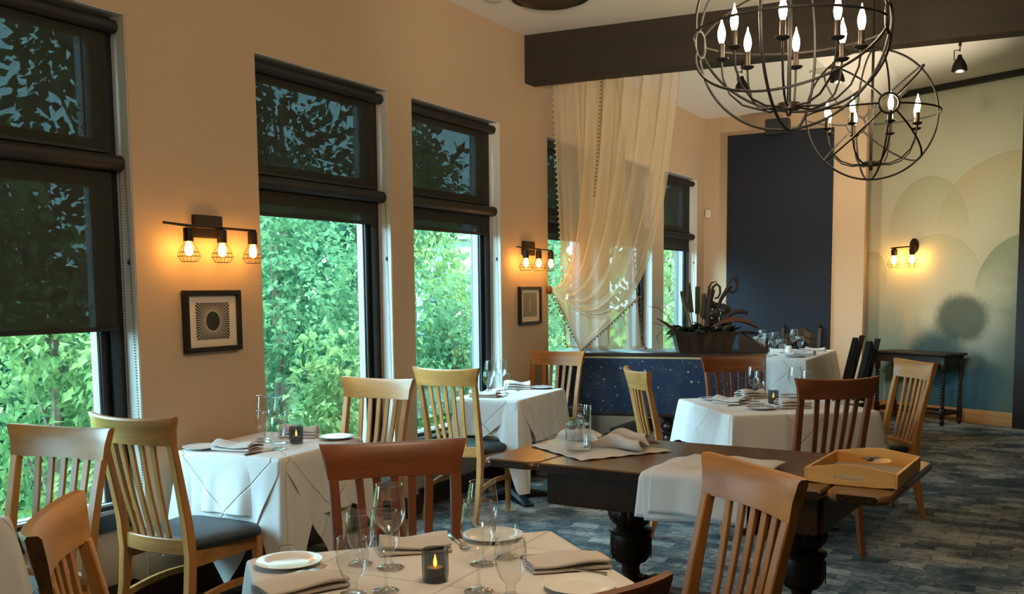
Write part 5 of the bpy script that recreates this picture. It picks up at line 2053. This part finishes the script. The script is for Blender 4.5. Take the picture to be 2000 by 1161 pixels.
# ------------------------------------------------------------------ carved and high-backed dark chairs by the end wall
def dark_chair(label, loc, deg, carved):
    t = thing('high_back_chair', label, 'chair', (loc[0], loc[1], 0), R(deg), 'dark antique chairs')
    H = 1.04 if carved else 1.07
    def yb(z):
        return -.20 - .13 * max(0, (z - .45) / .6)
    for s_ in (-1, 1):
        rs = [octo(s_ * .205, -.235 if z < .1 else yb(z), z, .022, .022, .003) for z in (0, .2, .45, .75, H)]
        obj('leg', MB().loft(rs), 'antique_dark', t, smooth=25)
        obj('finial', MB().lathe([(.020, 0), (.012, .008), (.020, .022), (.014, .034), (.003, .040)], 12, (s_ * .205, yb(H), H)), 'antique_dark', t) if carved else None
        obj('leg', MB().lathe([(.020, 0), (.024, .03), (.016, .06), (.022, .20), (.016, .30), (.024, .33), (.024, .43)], 14, (s_ * .205, .20, 0)), 'antique_dark', t)
        obj('stretcher', MB().box(s_ * .205 - .012, s_ * .205 + .012, -.22, .19, .12, .15, .003), 'antique_dark', t)
    obj('seat', MB().box(-.235, .235, -.215, .235, .43, .475, .008), 'antique_dark', t)
    # crest with scrolled top
    rs = []
    for i in range(21):
        u = -1 + 2 * i / 20
        x = u * .185
        top = .965 + (.085 * math.exp(-(u / .42) ** 2) + .018 * math.exp(-((abs(u) - .72) / .16) ** 2))
        rs.append([(x, yb(.85) - .016, .82 if abs(u) > .55 else .82 + .08 * math.sqrt(max(0, 1 - (u / .55) ** 2))), (x, yb(.85) + .016, .82 if abs(u) > .55 else .82 + .08 * math.sqrt(max(0, 1 - (u / .55) ** 2))), (x, yb(.96) + .014, top), (x, yb(.96) - .014, top)])
    cr = obj('crest_rail', MB().loft(rs), 'oak_dark' if carved else 'antique_dark', t, smooth=30)
    m = MB()
    for k in range(9):
        x = -.15 + k * .0375
        z = .915 + (.030 * math.exp(-(x / .08) ** 2))
        m.ring((x, yb(.9) + .020, z), (0, 1, 0.1), .013, .004, 14, 5)
    for s_ in (-1, 1):
        for k in range(3):
            m.ring((s_ * (.11 + .025 * k), yb(.87) + .020, .862 - .006 * k), (0, 1, .1), .011, .004, 14, 5)
    obj('carving', m, 'oak_dark', cr)
    obj('back_panel', MB().loft([[(-.185, yb(z) - .009, z), (.185, yb(z) - .009, z), (.185, yb(z) + .009, z), (-.185, yb(z) + .009, z)] for z in ((.50, .75, .98) if not carved else (.52, .56, .60))]), 'antique_dark', t, smooth=25)
    return t


dark_chair('carved dark chair facing us at the far end of the long table', (-2.575, 11.14), 180, True)
dark_chair('farther of two dark high backed chairs seen edge on left of the mural', (-1.86, 8.96), 92, False)
dark_chair('nearer of two dark high backed chairs seen edge on left of the mural', (-1.655, 8.44), 90, False)

# ------------------------------------------------------------------ dark side table with barley twist legs in front of the mural
st_ = thing('side_table', 'dark side table with twisted legs standing before the mural', 'table', mural_pt(.66, .33, 0), MA)
HW, HD, HT = .46, .20, .775
m = MB()
m.loft([[(sx * (HW + i), sy * (HD + i), z) for sx, sy in ((-1, -1), (1, -1), (1, 1), (-1, 1))] for i, z in ((-.02, HT - .030), (-.004, HT - .024), (.0, HT - .012), (-.006, HT))])
tp = obj('tabletop', m, 'antique_dark', st_, smooth=25)
for sy in (-1, 1):
    m = MB().box(-HW + .01, HW - .01, sy * (HD - .003) - .002, sy * (HD - .003) + .002, HT - .020, HT - .005)
    for k in range(30):
        m.ball((-HW + (k + .5) * 2 * HW / 30, sy * HD, HT - .012), .011, 6, 4, (1.1, .5, .8))
    obj('edge_carving', m, 'antique_dark', tp)
m = MB()
for sy in (-1, 1):
    m.box(-HW + .05, HW - .05, sy * (HD - .045) - .010, sy * (HD - .045) + .010, HT - .115, HT - .03)
for sx in (-1, 1):
    m.box(sx * (HW - .05) - .010, sx * (HW - .05) + .010, -HD + .05, HD - .05, HT - .115, HT - .03)
obj('apron', m, 'antique_dark', st_, smooth=0)
for sx in (-1, 1):
    for sy in (-1, 1):
        m = MB()
        x, y = sx * (HW - .05), sy * (HD - .045)
        m.box(x - .022, x + .022, y - .022, y + .022, HT - .20, HT - .03, .003)
        m.box(x - .022, x + .022, y - .022, y + .022, .07, .19, .003)
        m.lathe([(.012, 0), (.022, .02), (.024, .04), (.016, .07)], 14, (x, y, 0))
        for ph in (0, PI):
            m.tube([(x + .009 * cos(q * 36 + ph), y + .009 * sin(q * 36 + ph), .185 + q * (HT - .385)) for q in [k / 80 for k in range(81)]], .0125, 8)
        obj('leg', m, 'antique_dark', st_, smooth=45)
m = MB()
for sy in (-1, 1):
    m.box(-HW + .05, HW - .05, sy * (HD - .045) - .013, sy * (HD - .045) + .013, .11, .145, .003)
for sx in (-1, 1):
    m.box(sx * (HW - .05) - .013, sx * (HW - .05) + .013, -HD + .05, HD - .05, .11, .145, .003)
obj('stretcher', m, 'antique_dark', st_, smooth=25)
